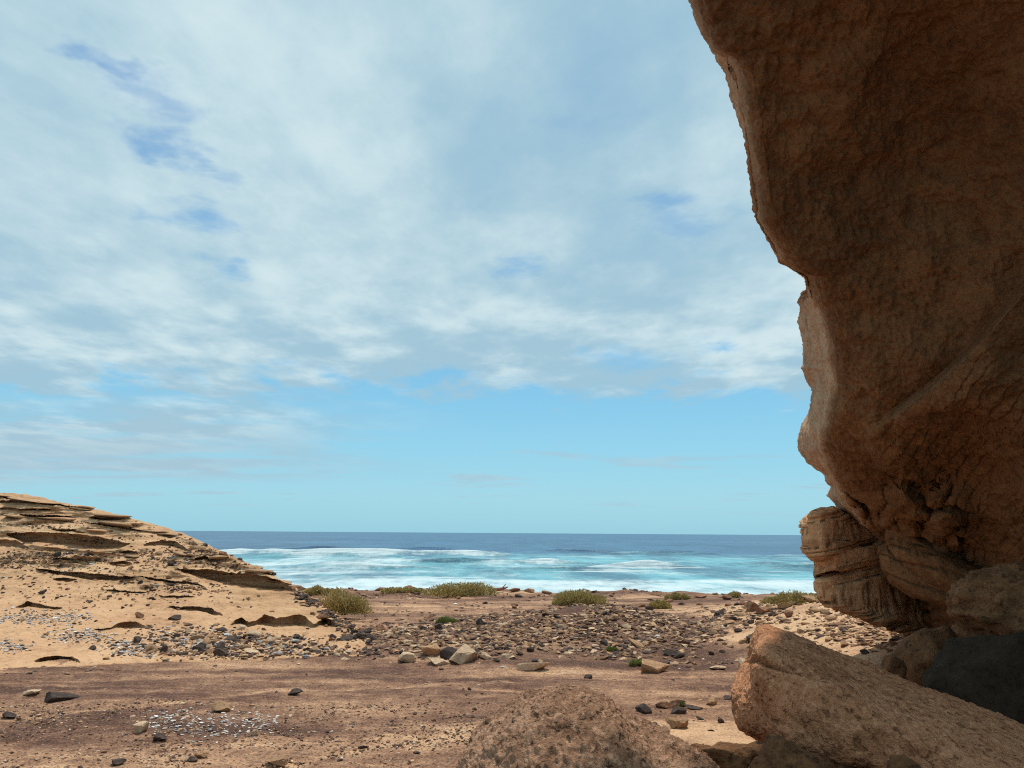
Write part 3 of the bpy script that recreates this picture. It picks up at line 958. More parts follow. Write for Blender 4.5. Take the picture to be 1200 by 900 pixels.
def build_cave_wall():
    pys = np.concatenate([np.linspace(-420, -8, 110), np.linspace(-6, 840, 480)])
    nA, nB, nC1, nC2 = 40, 60, 300, 60
    s1 = curve(pys, S1); s2 = np.minimum(curve(pys, S2), s1)
    s1 = s1 + 1.2 * perlin(p3(pys * 0.09, 0, 0)) + 0.7 * perlin(p3(pys * 0.31, 3, 0))
    s2 = np.minimum(s2 + 1.2 * perlin(p3(pys * 0.09, 0, 0)) + 0.9 * perlin(p3(pys * 0.33, 8, 0)), s1)
    ye = smooth_curve(pys, YE, 40); yr = smooth_curve(pys, YR, 60); yx = smooth_curve(pys, YX, 60)
    nr = len(pys)
    # front face
    t1 = np.linspace(0, 1, nC1) ** 1.15
    PX1 = s1[:, None] + (1210 - s1)[:, None] * t1[None, :]
    Y1 = ye[:, None] + (yr - ye)[:, None] * (t1 ** 0.8)[None, :]
    t2 = np.linspace(0, 1, nC2 + 1)[1:]
    PX2 = 1210 + (1850 - 1210) * t2[None, :] + 0 * pys[:, None]
    Y2 = yr[:, None] + (yx - yr)[:, None] * t2[None, :]
    PXc = np.concatenate([PX1, PX2], 1); Yc = np.concatenate([Y1, Y2], 1)
    PYc = np.broadcast_to(pys[:, None], PXc.shape)
    # rolled edge
    edge = np.clip((PXc - s1[:, None]) / 22.0, 0, 1)
    Yc = Yc + 0.30 * (1 - edge) ** 2.2
    # concave hollow of the cave behind the lip
    Yc = Yc + 0.5 * np.exp(-((PXc - 1080) / 120) ** 2 - ((PYc - 190) / 190) ** 2)
    Yc = Yc + 0.8 * np.exp(-((PXc - 1130) / 80) ** 2 - ((PYc - 560) / 60) ** 2)
    # diagonal step
    line = [(1260, 250), (1215, 308), (1190, 338), (1160, 375), (1135, 405), (1110, 430), (1080, 455), (1050, 475), (1029, 491)]
    d, sg = seg_side(PXc, PYc, line)
    sd = d * sg                                      # positive on one side
    lr = np.where((PXc - 1029) * 0.64 + (PYc - 491) * 0.77 > 0, 1, 1)
    along = sstep(1020, 1060, PXc)
    stp = np.where(sd < 0, np.exp(-d / 70.0), 0) * lr
    stp2 = np.where(sd < 0, sstep(0, 11.0, d) * np.exp(-d / 110.0), 0)
    Yc = Yc - 0.46 * stp2 * along
    # knob at the lower end of the step
    Yc = Yc - 0.22 * np.exp(-((PXc - 1026) / 14) ** 2 - ((PYc - 512) / 20) ** 2)
    # bulging rounded beds low down
    low = sstep(545, 610, PYc) * sstep(700, 660, PYc)
    w = fbm(p3(PXc * 0.012, PYc * 0.012, 2.0), 3)
    q = ((PYc - 560) * 0.80 - (PXc - 1040) * 0.42) / 40.0 + 0.7 * w
    fr = q - np.floor(q)
    bed = np.sqrt(np.clip(1 - (2 * fr - 1) ** 2, 0, 1))
    q2 = ((PXc - 1040) * 0.85 + (PYc - 560) * 0.45) / 62.0 + 0.9 * w
    fr2 = q2 - np.floor(q2)
    bed2 = np.sqrt(np.clip(1 - (2 * fr2 - 1) ** 2, 0, 1)) ** 0.5
    Yc = Yc - 0.70 * low * bed * bed2 * sstep(1160, 1110, PXc)
    # flat beds at the foot with dark open joints
    foot = sstep(690, 705, PYc)
    for (ya, yb) in ((722, 708), (748, 743), (690, 668)):
        yl = ya + (yb - ya) * (PXc - 1030) / 130.0
        Yc = Yc + foot * 0.35 * np.exp(-((PYc - yl) / 1.6) ** 2) * sstep(1165, 1140, PXc)
    C = at(PXc, PYc, Yc)
    # side face between the outer silhouette and the front edge, then the hidden far side
    tb = np.linspace(0, 1, nB, endpoint=False)
    back = 0.35 + 2.6 * sstep(325, 370, pys) * sstep(640, 560, pys)
    gap = (s1 - s2)
    PXb = s2[:, None] + gap[:, None] * tb[None, :]
    y_sil = (ye + 0.30 + back)[:, None]
    # two planes: upper scoop and lower pale facet
    Yb = y_sil + (ye + 0.30 - y_sil[:, 0])[:, None] * (tb ** 0.85)[None, :]
    PYb = np.broadcast_to(pys[:, None], PXb.shape)
    cut = (PYb - (455 - (PXb - 953) * 1.35)) / 6.0                # facet edge running down to the left
    Yb = Yb + 0.45 * sstep(1.0, -1.0, cut) * sstep(330, 350, PYb) * np.clip(gap[:, None] / 20, 0, 1) * (1 - tb[None, :]) ** 0.5
    B = at(PXb, PYb, Yb)
    ta = np.linspace(1, 0, nA, endpoint=False)
    A0 = B[:, :1]
    A = np.repeat(A0, nA, 1)
    A[..., 1] += 1.3 * (ta ** 1.3)[None, :]
    k = (A[..., 1] - 0) / A0[..., 1]
    A[..., 0] = A0[..., 0] * k + (1.5 * ta ** 1.4 + 0.05 * ta)[None, :] * 1.8
    A[..., 2] = 2.6 + (A0[..., 2] - 2.6) * (1 + (k - 1) * 0.2)
    G = np.concatenate([A, B, C], 1)
    n = grid_normals(G)
    e2 = np.concatenate([np.full((nr, nA), 0.5), np.full((nr, nB), 0.45), 0.25 + 0.75 * np.clip((PXc - s1[:, None]) / 60.0, 0, 1)], 1)
    far = np.clip(G[..., 1:2][..., 0] / 8.0, 0.6, 1.6)
    big = fbm(G * 0.9 + 4.0, 3)
    med = fbm(G * np.array([2.4, 2.4, 3.4]) + 1.0, 4)
    sm = fbm(G * 9.0, 3)
    rd = ridged(G * 1.3 + 8.0, 3)
    disp = 0.13 * big * e2 + 0.050 * med * e2 + 0.022 * sm * (0.5 + 0.5 * e2) - 0.05 * np.clip(rd - 0.72, 0, 1) * e2
    calm = np.concatenate([np.ones((nr, nA + nB)), 1 - 0.9 * np.exp(-((sd + 5) / 16.0) ** 2) * along], 1)
    disp = disp + 0.011 * np.clip(fbm(G * 24.0, 2), -1, 1)
    # faint beds running with the step
    dq = (PXc * 0.70 + PYc * 0.71) / 15.0 + 1.1 * fbm(p3(PXc * 0.01, PYc * 0.01, 5.0), 3)
    df = dq - np.floor(dq)
    win = sstep(330, 420, PYc) * sstep(720, 600, PYc) * np.where(sd < 0, 1.0, 0.25) * sstep(1000, 1050, PXc)
    bedn = np.clip(0.5 + 0.9 * perlin(p3(PXc * 0.012, PYc * 0.012, 9.0)), 0, 1)
    disp = disp + np.concatenate([np.zeros((nr, nA + nB)), 0.028 * win * bedn * (df ** 0.6 - 0.5)], 1)
    disp = disp * calm
    # horizontal bedding shows further down
    lowm = np.concatenate([np.zeros((nr, nA + nB)), sstep(540, 640, PYc)], 1)
    qq = G[..., 2] * 5.5 - 0.5 * G[..., 0] + 0.8 * fbm(G * 0.5, 2)
    f3 = qq - np.floor(qq)
    disp = disp + lowm * 0.06 * (np.sqrt(f3) - 0.5)
    front = n[:, nA + nB + 20:-20]
    sg0 = np.sign((front * (np.array(CAM_POS) - G[:, nA + nB + 20:-20])).sum(-1).mean())
    G = G + sg0 * n * disp[..., None]
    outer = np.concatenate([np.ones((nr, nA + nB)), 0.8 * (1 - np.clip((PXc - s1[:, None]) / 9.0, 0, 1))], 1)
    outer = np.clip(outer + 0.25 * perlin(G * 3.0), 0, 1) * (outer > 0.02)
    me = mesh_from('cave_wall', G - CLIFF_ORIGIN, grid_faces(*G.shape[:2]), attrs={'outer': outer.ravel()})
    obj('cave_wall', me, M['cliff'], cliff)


build_cave_wall()


def build_cave_roof():
    """brow of the cliff above the cave mouth"""
    xs = np.linspace(2.0, 12.5, 80)
    ys = np.linspace(1.6, 5.4, 60)
    X, Y = np.meshgrid(xs, ys)
    left = 0.5 * perlin(p3(0.0, Y * 0.6, 3.0)) + 0.9 * sstep(2.0, -2.5, Y)
    X = X + left * (1 - (X - 2.0) / 10.5)
    Z = 2.6 + np.maximum(Y, 0) * 0.80 + 1.75 + 0.4 * sstep(0, 3.0, Y) + 0.22 * fbm(p3(X * 0.5, Y * 0.5, 2.0), 3)
    drop = sstep(6.5, 11.5, X)
    Z = Z * (1 - drop) + (-0.8) * drop
    G = np.stack([X, Y, Z], -1)
    me = mesh_from('cave_roof', G - CLIFF_ORIGIN, grid_faces(*X.shape))
    o = obj('cave_roof', me, M['cliff'], cliff)
    sm = o.modifiers.new('thickness', 'SOLIDIFY')
    sm.thickness = 1.4
    sm.offset = 1.0


build_cave_roof()

LAYERS = [
    # px, top, bottom, front depth, thickness
    [(944, 622, 641, 12.5, 1.5), (947, 613, 646, 12.3, 2.1), (955, 606, 651, 12.1, 2.5), (962, 602, 656, 12.0, 2.8), (975, 599, 655, 11.9, 3.2), (990, 598, 650, 11.9, 3.4), (1004, 603, 645, 12.0, 3.6), (1020, 609, 640, 12.2, 3.4), (1050, 612, 632, 12.6, 3.0)],
    [(959, 659, 671, 12.6, 1.6), (963, 655, 674, 12.4, 2.1), (975, 650, 672, 12.2, 2.6), (990, 643, 669, 12.1, 3.0), (1010, 640, 664, 12.1, 3.2), (1030, 636, 659, 12.1, 3.2), (1060, 628, 652, 12.3, 3.2), (1090, 622, 645, 12.6, 3)],
    [(962, 676, 697, 12.7, 1.7), (965, 673, 702, 12.5, 2.2), (972, 672, 706, 12.4, 2.6), (985, 669, 714, 12.3, 3.0), (1005, 665, 719, 12.3, 3.2), (1025, 660, 724, 12.3, 3.2), (1050, 654, 735, 12.4, 3.2), (1080, 648, 745, 12.8, 3.2), (1110, 643, 750, 13.2, 3)],
    [(955, 686, 691, 13.2, 0.3), (957, 683, 694, 13.1, 0.7), (961, 681, 696, 13.0, 0.9), (968, 682, 697, 13.0, 0.9), (974, 684, 696, 13.1, 0.6)],
    [(1040, 624, 634, 11.4, 0.6), (1046, 607, 646, 11.0, 1.5), (1060, 602, 662, 10.8, 2.0), (1085, 614, 678, 10.6, 2.2), (1110, 631, 692, 10.4, 2.2), (1150, 658, 706, 10.2, 2.0), (1185, 682, 712, 10.2, 1.6)],
    [(1033, 650, 660, 11.6, 0.6), (1038, 640, 669, 11.3, 1.5), (1050, 636, 684, 11.1, 2.0), (1075, 648, 700, 10.9, 2.2), (1110, 668, 712, 10.7, 2.2), (1150, 692, 722, 10.5, 1.8)],
]
for k, st in enumerate(LAYERS):
    loft_object('rock_layer', st, 'layer' if k < 4 else 'cliff', cliff, CLIFF_ORIGIN, nsec=200, sub_along=170, sharp=8.0 if k < 3 else 3.4, seed=20 + k,
                rough=0.022, freq=2.2, strata=(0.12, 0.075, -0.20) if k < 3 else ((0.10, 0.20, 0.42) if k > 3 else None))

# rough lump hanging at the right of the cave
V, Fc = rock_shape(301, 5, 7, rough=0.17, freq=2.6, soft=0.4)
V = V * np.array([0.50, 0.45, 0.33])
V = V + at(1192, 712, 6.0)
me = mesh_from('rock_lump', V - CLIFF_ORIGIN, Fc)
obj('rock_lump', me, M['boulder_brown'], cliff)
V, Fc = rock_shape(302, 4, 7, rough=0.15, freq=2.4, soft=0.4)
V = V * np.array([0.22, 0.25, 0.13]) + at(1158, 742, 6.1)
me = mesh_from('rock_lump', V - CLIFF_ORIGIN, Fc)
obj('rock_lump', me, M['boulder_brown'], cliff)

# ------------------------------------------------------------------ boulders in the cave mouth


def boulder_from_pixels(name, px, py, Y, half, mat, seed, label, sub=5, cuts=8, rough=0.09, freq=2.0, tilt=(0, 0), rz=0.0, soft=0.15, fine=0.0, category='boulder'):
    V, Fc = rock_shape(seed, sub, cuts, rough=rough, freq=freq, soft=soft)
    V = V * np.array(half)
    Rm = np.array(Matrix.Rotation(tilt[0], 3, 'X') @ Matrix.Rotation(tilt[1], 3, 'Y'))
    V = rotz(V @ Rm.T, rz)
    if fine:
        nrm = V / (np.linalg.norm(V, axis=1)[:, None] + 1e-6)
        V = V + nrm * (fine * fbm(V * 11.0, 4))[:, None] - nrm * (fine * 1.2 * np.clip(ridged(V * 7.0 + 3) - 0.6, 0, 1))[:, None]
    c = at(px, py, Y)
    zb = V[:, 2].min()
    V = V - np.array([0, 0, zb])
    me = mesh_from(name, V, Fc)
    return obj(name, me, M[mat], loc=c + np.array([0, 0, zb]), label=label, category=category)


ROUND = [(538, 905, 950, 3.75, 0.15), (543, 884, 985, 3.66, 0.5), (550, 866, 1000, 3.58, 0.8), (570, 848, 1020, 3.48, 1.0), (600, 829, 1030, 3.42, 1.1), (625, 821, 1040, 3.38, 1.15), (655, 819, 1040, 3.36, 1.15), (695, 820, 1040, 3.36, 1.15),
         (720, 829, 1035, 3.38, 1.1), (745, 842, 1030, 3.42, 1.05), (780, 866, 1020, 3.46, 1.0), (815, 891, 1010, 3.52, 0.9), (840, 912, 990, 3.6, 0.7), (858, 935, 965, 3.7, 0.3)]


def pitted_loft(name, stations, mat, label, n_al, n_se, sharp, seed, rough, freq, fine=0.016, crack=None):
    V, f, t0, t1 = bar_loft(stations, nsec=n_se, sub_along=n_al, sharp=sharp, seed=seed, rough=rough, freq=freq)
    G = V[:-2].reshape(n_al, n_se, 3)
    n = grid_normals(np.concatenate([G, G[:, :1]], 1))[:, :-1]
    ctr = G.mean(1, keepdims=True)
    n = n * np.sign(((G - ctr) * n).sum(-1).mean())
    disp = 0.55 * fine * fbm(G * 6.0 + seed, 4, 0.6) + 1.0 * fine * fbm(G * 27.0 + seed, 3, 0.65)
    # broken planes
    for k in range(3):
        disp = disp + 0.006 * np.clip(fbm(G * 3.0 + 31 * k + seed, 2), -0.1, 0.25)
    if crack:
        d = G - np.array(CAM_POS)
        cs = d @ R3                                   # camera axes, to read the crack line off the photo
        PX = 600 + F_PX * cs[..., 0] / -cs[..., 2]; PY = 450 - F_PX * cs[..., 1] / -cs[..., 2]
        cl = curve(PX, crack)
        near = n[..., 1] < 0.3
        x0, x1 = crack[0][0], crack[-1][0]
        wid = np.interp(PX, [x0, x0 + 20, x0 + 50, x1], [5.0, 3.2, 2.0, 1.2])
        cr = np.exp(-((PY - cl) / wid) ** 2) * sstep(x1 + 8, x1 - 20, PX) * near
        disp = disp - 0.075 * cr * np.interp(PX, [x0 + 10, x0 + 50, x1], [1.2, 0.8, 0.4])
    G = G + n * disp[..., None]
    V = np.concatenate([G.reshape(-1, 3), V[-2:]])
    org = V.mean(0); org[2] = V[:, 2].min()
    q = np.concatenate([f[:, [0, 1, 2]], f[:, [0, 2, 3]], t0, t1])
    return obj(name, mesh_from(name, V - org, q), M[mat], loc=org, label=label, category='boulder')


pitted_loft('boulder', ROUND, 'boulder_speckled', 'rounded rough pitted brown boulder beside the long tilted slab', 300, 200, 2.3, 41, 0.045, 2.2, fine=0.014)
SLAB = [(862, 824, 836, 5.05, 0.2), (865, 812, 845, 4.95, 0.6), (870, 803, 851, 4.88, 1.0), (880, 793, 857, 4.82, 1.2), (889, 782, 861, 4.78, 1.25), (894, 750, 864, 4.75, 1.3), (900, 741, 867, 4.72, 1.35), (912, 739, 871, 4.66, 1.4), (940, 752, 878, 4.54, 1.4),
        (980, 770, 886, 4.42, 1.4), (1030, 791, 897, 4.30, 1.4), (1090, 816, 910, 4.16, 1.4), (1150, 841, 928, 4.02, 1.4), (1210, 864, 945, 3.9, 1.3), (1280, 895, 960, 3.8, 1.1), (1330, 925, 962, 3.75, 0.7)]
pitted_loft('slab_boulder', SLAB, 'boulder', 'long tilted cracked sandstone slab lying in front of the cave wall', 330, 220, 4.4, 77, 0.035, 1.6, fine=0.009,
            crack=[(880, 770), (892, 776), (905, 779), (925, 785), (950, 792), (972, 800)])
boulder_from_pixels('boulder', 1108, 790, 6.6, (0.44, 0.42, 0.42), 'boulder_brown', 52, 'squat dark brown boulder behind the long tilted slab', cuts=7, rough=0.10, soft=0.1, fine=0.012)
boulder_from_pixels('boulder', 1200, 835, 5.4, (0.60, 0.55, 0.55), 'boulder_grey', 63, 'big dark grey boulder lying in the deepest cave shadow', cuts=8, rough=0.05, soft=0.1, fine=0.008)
boulder_from_pixels('rock', 1047, 782, 6.3, (0.095, 0.10, 0.10), 'boulder_brown', 57, 'fist-shaped brown rock against the squat dark boulder', sub=4, cuts=8, rough=0.08, category='rock')
boulder_from_pixels('rock', 862, 897, 4.55, (0.26, 0.22, 0.16), 'boulder_brown', 71, 'jagged brown rock jammed under the blunt slab end', sub=5, cuts=11, rough=0.14, freq=2.4, soft=0.0, category='rock', fine=0.01)
boulder_from_pixels('rock', 925, 905, 4.35, (0.24, 0.22, 0.17), 'boulder_brown', 72, 'crumbling orange brown rock propping up the slab middle', sub=5, cuts=11, rough=0.14, freq=2.4, soft=0.0, category='rock', fine=0.01)
boulder_from_pixels('rock', 1000, 925, 4.55, (0.55, 0.32, 0.20), 'boulder_brown', 74, 'broad dark brown rock wedged in the gap below the slab', sub=5, cuts=9, rough=0.12, freq=2.4, soft=0.0, category='rock', fine=0.01)
boulder_from_pixels('rock', 1062, 906, 3.75, (0.09, 0.09, 0.075), 'boulder_brown', 73, 'small rounded brown rock below the slab', sub=4, cuts=7, rough=0.1, category='rock')


# ------------------------------------------------------------------ loose rocks one can pick out


SCALE = 1.0 / F_PX
NAMED = [
    # px, py of base, width px, height px, material, label
    (262, 833, 24, 11, 'tan', 'blocky tan rock on the pale wheel line above the shell patch'),
    (66, 821, 40, 11, 'dark', 'flat black rock on the gravel track'),
    (37, 814, 22, 5, 'pale', 'thin pale flake beside the flat black rock'),
    (165, 858, 16, 12, 'pale', 'rounded cream rock at the edge of the shell patch'),
    (187, 868, 17, 8, 'dark', 'dark round stone just below the cream rock'),
    (299, 862, 9, 8, 'pale', 'little pointed cream stone in dark gravel'),
    (238, 888, 16, 8, 'tan', 'pinkish tan stone beside a black stone'),
    (226, 892, 11, 6, 'dark', 'black stone beside the pinkish tan stone'),
    (138, 897, 14, 6, 'dark', 'dark oval rock in gravel below the shell patch'),
    (10, 841, 16, 6, 'dark', 'low dark rock in tan gravel'),
    (345, 814, 18, 6, 'dark', 'small dark rock by the wheel lines'),
    (326, 897, 26, 8, 'tan', 'low broken tan rock in coarse gravel'),
    (475, 776, 19, 12, 'pale', 'egg-like pale rock at the foot of the rubble'),
    (513, 778, 26, 7, 'pale', 'long low cream slab below the rubble'),
    (542, 776, 30, 19, 'pale', 'pointed cream slab leaning against a black rock'),
    (526, 772, 18, 15, 'dark', 'black rock next to the pointed cream slab'),
    (507, 768, 26, 14, 'tan', 'split tan rock above the long low cream slab'),
    (624, 785, 34, 10, 'pale', 'flat cream rock at the front of the rubble mound'),
    (768, 787, 30, 14, 'tan', 'slanting tan slab on the mound\'s foot towards the cliff'),
    (884, 752, 22, 9, 'dark', 'dark flat rock on the track beside the sand bank'),
    (563, 734, 9, 9, 'dark', 'round black rock on top of the rubble'),
    (514, 739, 8, 7, 'dark', 'dark round rock near the grass tuft'),
    (882, 716, 20, 14, 'rust', 'brown rock standing in the pile by the bush at the cliff foot'),
    (894, 719, 16, 8, 'rust', 'low brown rock in the pile by the bush at the cliff foot'),
    (921, 712, 20, 8, 'tan', 'wedge of tan rock on the sand bank'),
    (938, 706, 12, 8, 'dark', 'dark rock at the root of the bush at the cliff foot'),
    (950, 706, 24, 8, 'tan', 'tan slab between the last bush and the bedded cliff'),
    (925, 723, 10, 7, 'rust', 'rusty stone alone on the sand bank'),
    (1014, 766, 10, 6, 'dark', 'black stone on the sand below the bedded cliff'),
    (755, 835, 17, 9, 'dark', 'black rock ending the stone row nearest the round boulder'),
    (775, 829, 16, 7, 'rust', 'rust coloured rock in the stone row'),
    (789, 830, 16, 10, 'rust', 'lumpy rust coloured rock in the middle of the stone row'),
    (795, 836, 16, 7, 'dark', 'black rock in the middle of the stone row'),
    (812, 831, 24, 5, 'dark', 'long dark flake in the stone row'),
    (835, 826, 13, 8, 'tan', 'tan rock ending the stone row nearest the slab'),
    (787, 852, 18, 12, 'tan', 'smooth tan rock half buried in sand behind the round boulder'),
    (801, 853, 16, 11, 'tan', 'rounded tan rock touching the half buried one'),
    (783, 857, 11, 7, 'pale', 'pale stone before the two half buried rocks'),
    (852, 819, 12, 4, 'dark', 'thin dark flake on sand near the slab'),
    (821, 843, 9, 3, 'dark', 'thin dark chip lying on the drifted sand'),
    (846, 847, 8, 5, 'dark', 'small black stone on the drifted sand'),
    (690, 795, 10, 5, 'dark', 'dark stone on the smooth track'),
    (833, 768, 8, 4, 'dark', 'dark stone at the foot of the sand bank'),
    (872, 781, 20, 9, 'pale', 'cream rock peeping out behind the slab'),
    (843, 785, 18, 4, 'pale', 'flat cream flake on the track by the slab'),
    (448, 740, 18, 8, 'rust', 'brown rock on the rubble slope below the big bush'),
    (620, 694, 14, 5, 'rust', 'reddish rock on the shore edge between the bushes'),
    (604, 693, 16, 6, 'rust', 'dark red rock on the shore edge near the driftwood'),
    (640, 696, 14, 6, 'rust', 'reddish rock on the shore edge by the middle bush'),
    (478, 690, 14, 6, 'rust', 'reddish rock on the shore edge between rounded and long bush'),
    (446, 692, 16, 5, 'rust', 'flat red-brown rock on the shore edge by the big bush'),
    (770, 698, 18, 6, 'rust', 'red-brown rock on the shore edge by the small bushes'),
    (820, 700, 18, 5, 'rust', 'low red-brown rock on the far shore edge'),
    (522, 698, 16, 5, 'rust', 'red rock in front of the long bush'),
]
for k, (px, py, w, h, mat, lab) in enumerate(NAMED):
    p = on_ground(px, py)
    s = p[1] * SCALE
    far = 0.82 if p[1] > 30 else 1.0
    hx, hz = 0.5 * w * s * 1.12 * far, 0.5 * h * s * 1.30 * far ** 2
    single_rock('rock', p - np.array([0, 0, 0.0]), (hx, min(max(hx * 0.8, hz * 0.8), 0.4), hz), mat, 500 + k, lab, sub=3, rough=0.10, rz=0.0, cuts=8, sink=0.2)

HILL_NAMED = [
    (191, 764, 10, 11, 'dark', 'square dark rock at the foot of the hill'),
    (259, 768, 17, 10, 'dark', 'broad dark rock where the hill meets the track'),
    (292, 765, 18, 5, 'pale', 'flat pale slab at the foot of the hill'),
    (160, 752, 9, 7, 'dark', 'dark block above the white shell spill'),
    (163, 724, 9, 7, 'rust', 'rusty rock alone on the smooth hill sand'),
    (203, 726, 16, 6, 'dark', 'dark flat rock below the small hill ledge'),
    (390, 749, 9, 6, 'dark', 'dark rock just past the scalloped hollow\'s seaward end'),
    (108, 761, 8, 5, 'dark', 'dark stone in the white shell spill'),
    (67, 651, 7, 5, 'dark', 'dark stone on the scree under the long ledge'),
    (172, 622, 9, 4, 'tan', 'tan stone on the upper hill edge'),
    (49, 696, 9, 5, 'dark', 'dark stone on bare hill sand'),
    (350, 688, 16, 5, 'rust', 'thin rusty slab jutting at the hill nose'),
    (262, 651, 10, 5, 'rust', 'rusty rock on the hill shoulder against the sea'),
]
for k, (px, py, w, h, mat, lab) in enumerate(HILL_NAMED):
    p = hill_point(px, py)
    s = p[1] * SCALE
    hx, hz = 0.5 * w * s * 1.12, 0.5 * h * s * 1.3
    single_rock('rock', p, (hx, hx * 0.8, hz), mat, 700 + k, lab, sub=3, rough=0.10, cuts=8, sink=0.25)

# slabs of hard rock capping the hill: parts of the hill
SLABS = [(100, 593.5, 19, 4.5), (92, 596, 26, 3), (40, 586, 70, 3.5), (10, 582, 60, 3), (128, 604, 46, 4), (60, 605, 60, 5), (20, 604, 50, 4), (132, 613, 60, 4.5), (170, 620, 50, 4),
         (25, 596, 44, 3), (200, 625, 34, 3), (230, 640, 26, 5), (255, 652, 24, 5), (290, 663, 30, 4), (325, 680, 30, 4), (345, 687, 18, 3.5), (75, 619, 30, 3), (112, 621, 22, 4), (300, 669, 40, 3.5),
         (150, 651, 18, 3.5), (145, 661, 20, 4), (212, 648, 26, 4)]
for k, (px, py, w, h) in enumerate(SLABS):
    p = hill_point(px, py + h * 0.5)
    s = p[1] * SCALE
    V, Fc = rock_shape(900 + k, 3, 10, 0.45, 0.9, rough=0.06)
    V = np.sign(V) * np.abs(V) ** 0.75
    V = V * np.array([0.5 * w * s, 0.5 * w * s * 0.6 + 0.15, 0.5 * h * s])
    V = V @ np.array(Matrix.Rotation(math.radians(5 + 2 * math.sin(k)), 3, 'Y')).T
    me = mesh_from('slab', V, Fc)
    obj('slab', me, M['tan'], hill, loc=p + np.array([0, 0.25 * w * s * 0.6, 0.25 * h * s]))

# ------------------------------------------------------------------ countable rocks that look alike
PROTO = {}
for mname in ('pale', 'tan', 'dark', 'rust'):
    for j in range(6):
        V, Fc = angular(1000 + 10 * j + len(mname), 2)
        me = mesh_from('loose_rock', V, Fc, smooth=False)
        me.materials.append(M[mname])
        PROTO[mname, j] = me

KIND = {'pale': 'pale angular sandstone rock', 'tan': 'tan angular sandstone rock', 'dark': 'dark angular volcanic rock', 'rust': 'rusty brown angular rock'}


def scatter_rocks(n, sampler, weights, sizes, place, seed):
    r = np.random.default_rng(seed)
    names = list(weights)
    pr = np.array([weights[k] for k in names]); pr = pr / pr.sum()
    for i in range(n):
        p = sampler(r)
        if p is None:
            continue
        mname = names[r.choice(len(names), p=pr)]
        sz = r.uniform(*sizes) * (1.0 if r.random() < 0.8 else 1.35)
        o = bpy.data.objects.new('loose_rock', PROTO[mname, int(r.integers(6))])
        COL.objects.link(o)
        o.location = (p[0], p[1], p[2] + 0.15 * sz)
        o.scale = (sz * r.uniform(0.8, 1.3), sz * r.uniform(0.7, 1.1), sz * r.uniform(0.35, 0.75))
        o.rotation_euler = (r.uniform(-0.35, 0.35), r.uniform(-0.35, 0.35), r.uniform(0, 6.28))
        sx, sy_, sz_ = o.scale
        size = 'small' if sx < sizes[0] + 0.35 * (sizes[1] - sizes[0]) else ('large' if sx > sizes[0] + 0.8 * (sizes[1] - sizes[0]) else 'middling')
        shape = 'flat' if sz_ < 0.5 * sx else ('long' if sx > 1.35 * sy_ else 'blocky')
        o['label'] = size + ' ' + shape + ' ' + KIND[mname] + ' ' + place
        o['category'] = 'rock'
        o['group'] = size + ' ' + shape + ' ' + mname + ' rocks ' + place


def ground_px_sampler(poly):
    """random ground point seen inside an image box list (px0, px1, py0, py1)"""
    def f(r):
        b = poly[int(r.integers(len(poly)))]
        p = on_ground(r.uniform(b[0], b[1]), r.uniform(b[2], b[3]))
        return p if p[1] < 37 else None
    return f


def hill_px_sampler(boxes):
    def f(r):
        b = boxes[int(r.integers(len(boxes)))]
        return hill_point(r.uniform(b[0], b[1]), r.uniform(b[2], b[3]))
    return f


scatter_rocks(95, ground_px_sampler([(560, 770, 722, 778), (470, 640, 745, 778), (430, 560, 725, 760)]), {'pale': 4, 'tan': 3, 'dark': 4, 'rust': 2}, (0.045, 0.10), 'in the rubble mound', 1)
scatter_rocks(40, hill_px_sampler([(170, 330, 745, 768), (280, 430, 745, 765), (220, 300, 735, 765)]), {'pale': 3, 'tan': 3, 'dark': 4}, (0.07, 0.15), 'at the foot of the hill', 2)
scatter_rocks(38, hill_px_sampler([(345, 375, 695, 712), (370, 405, 715, 735), (400, 440, 733, 750), (380, 450, 735, 755)]), {'tan': 1, 'dark': 4, 'rust': 2}, (0.06, 0.13), 'on the stony seaward edge of the hill', 3)
scatter_rocks(36, hill_px_sampler([(0, 130, 645, 665), (150, 250, 640, 665), (100, 230, 676, 690), (180, 330, 645, 668)]), {'tan': 3, 'dark': 4}, (0.06, 0.14), 'on the upper scree of the hill', 4)
scatter_rocks(34, ground_px_sampler([(930, 1050, 715, 760), (960, 1060, 710, 750)]), {'tan': 4, 'rust': 2, 'dark': 1}, (0.06, 0.15), 'on the sand bank by the cliff', 5)
scatter_rocks(36, ground_px_sampler([(850, 905, 705, 735), (830, 900, 715, 760), (690, 850, 715, 775)]), {'tan': 3, 'rust': 2, 'dark': 3}, (0.06, 0.15), 'on the flat between mound and sand bank', 6)
scatter_rocks(20, ground_px_sampler([(430, 700, 697, 720), (700, 890, 698, 712)]), {'rust': 4, 'dark': 1}, (0.08, 0.2), 'on the flat behind the shore edge', 7)

# ------------------------------------------------------------------ rubble nobody could count
HULLS = []
for j in range(12):
    r = np.random.default_rng(60 + j)
    bm = bmesh.new()
    pts = r.normal(size=(13, 3)); pts /= np.linalg.norm(pts, axis=1)[:, None]
    pts *= r.uniform(0.75, 1.1, (13, 1)) * np.array([1.0, 0.8, 0.6])
    for q in pts:
        bm.verts.new(q)
    bmesh.ops.convex_hull(bm, input=bm.verts[:])
    bm.verts.ensure_lookup_table()
    loose = [v for v in bm.verts if not v.link_faces]
    bmesh.ops.delete(bm, geom=loose, context='VERTS')
    bmesh.ops.triangulate(bm, faces=bm.faces[:])
    bm.verts.index_update()
    HULLS.append((np.array([v.co[:] for v in bm.verts]), np.array([[v.index for v in f.verts] for f in bm.faces])))
    bm.free()

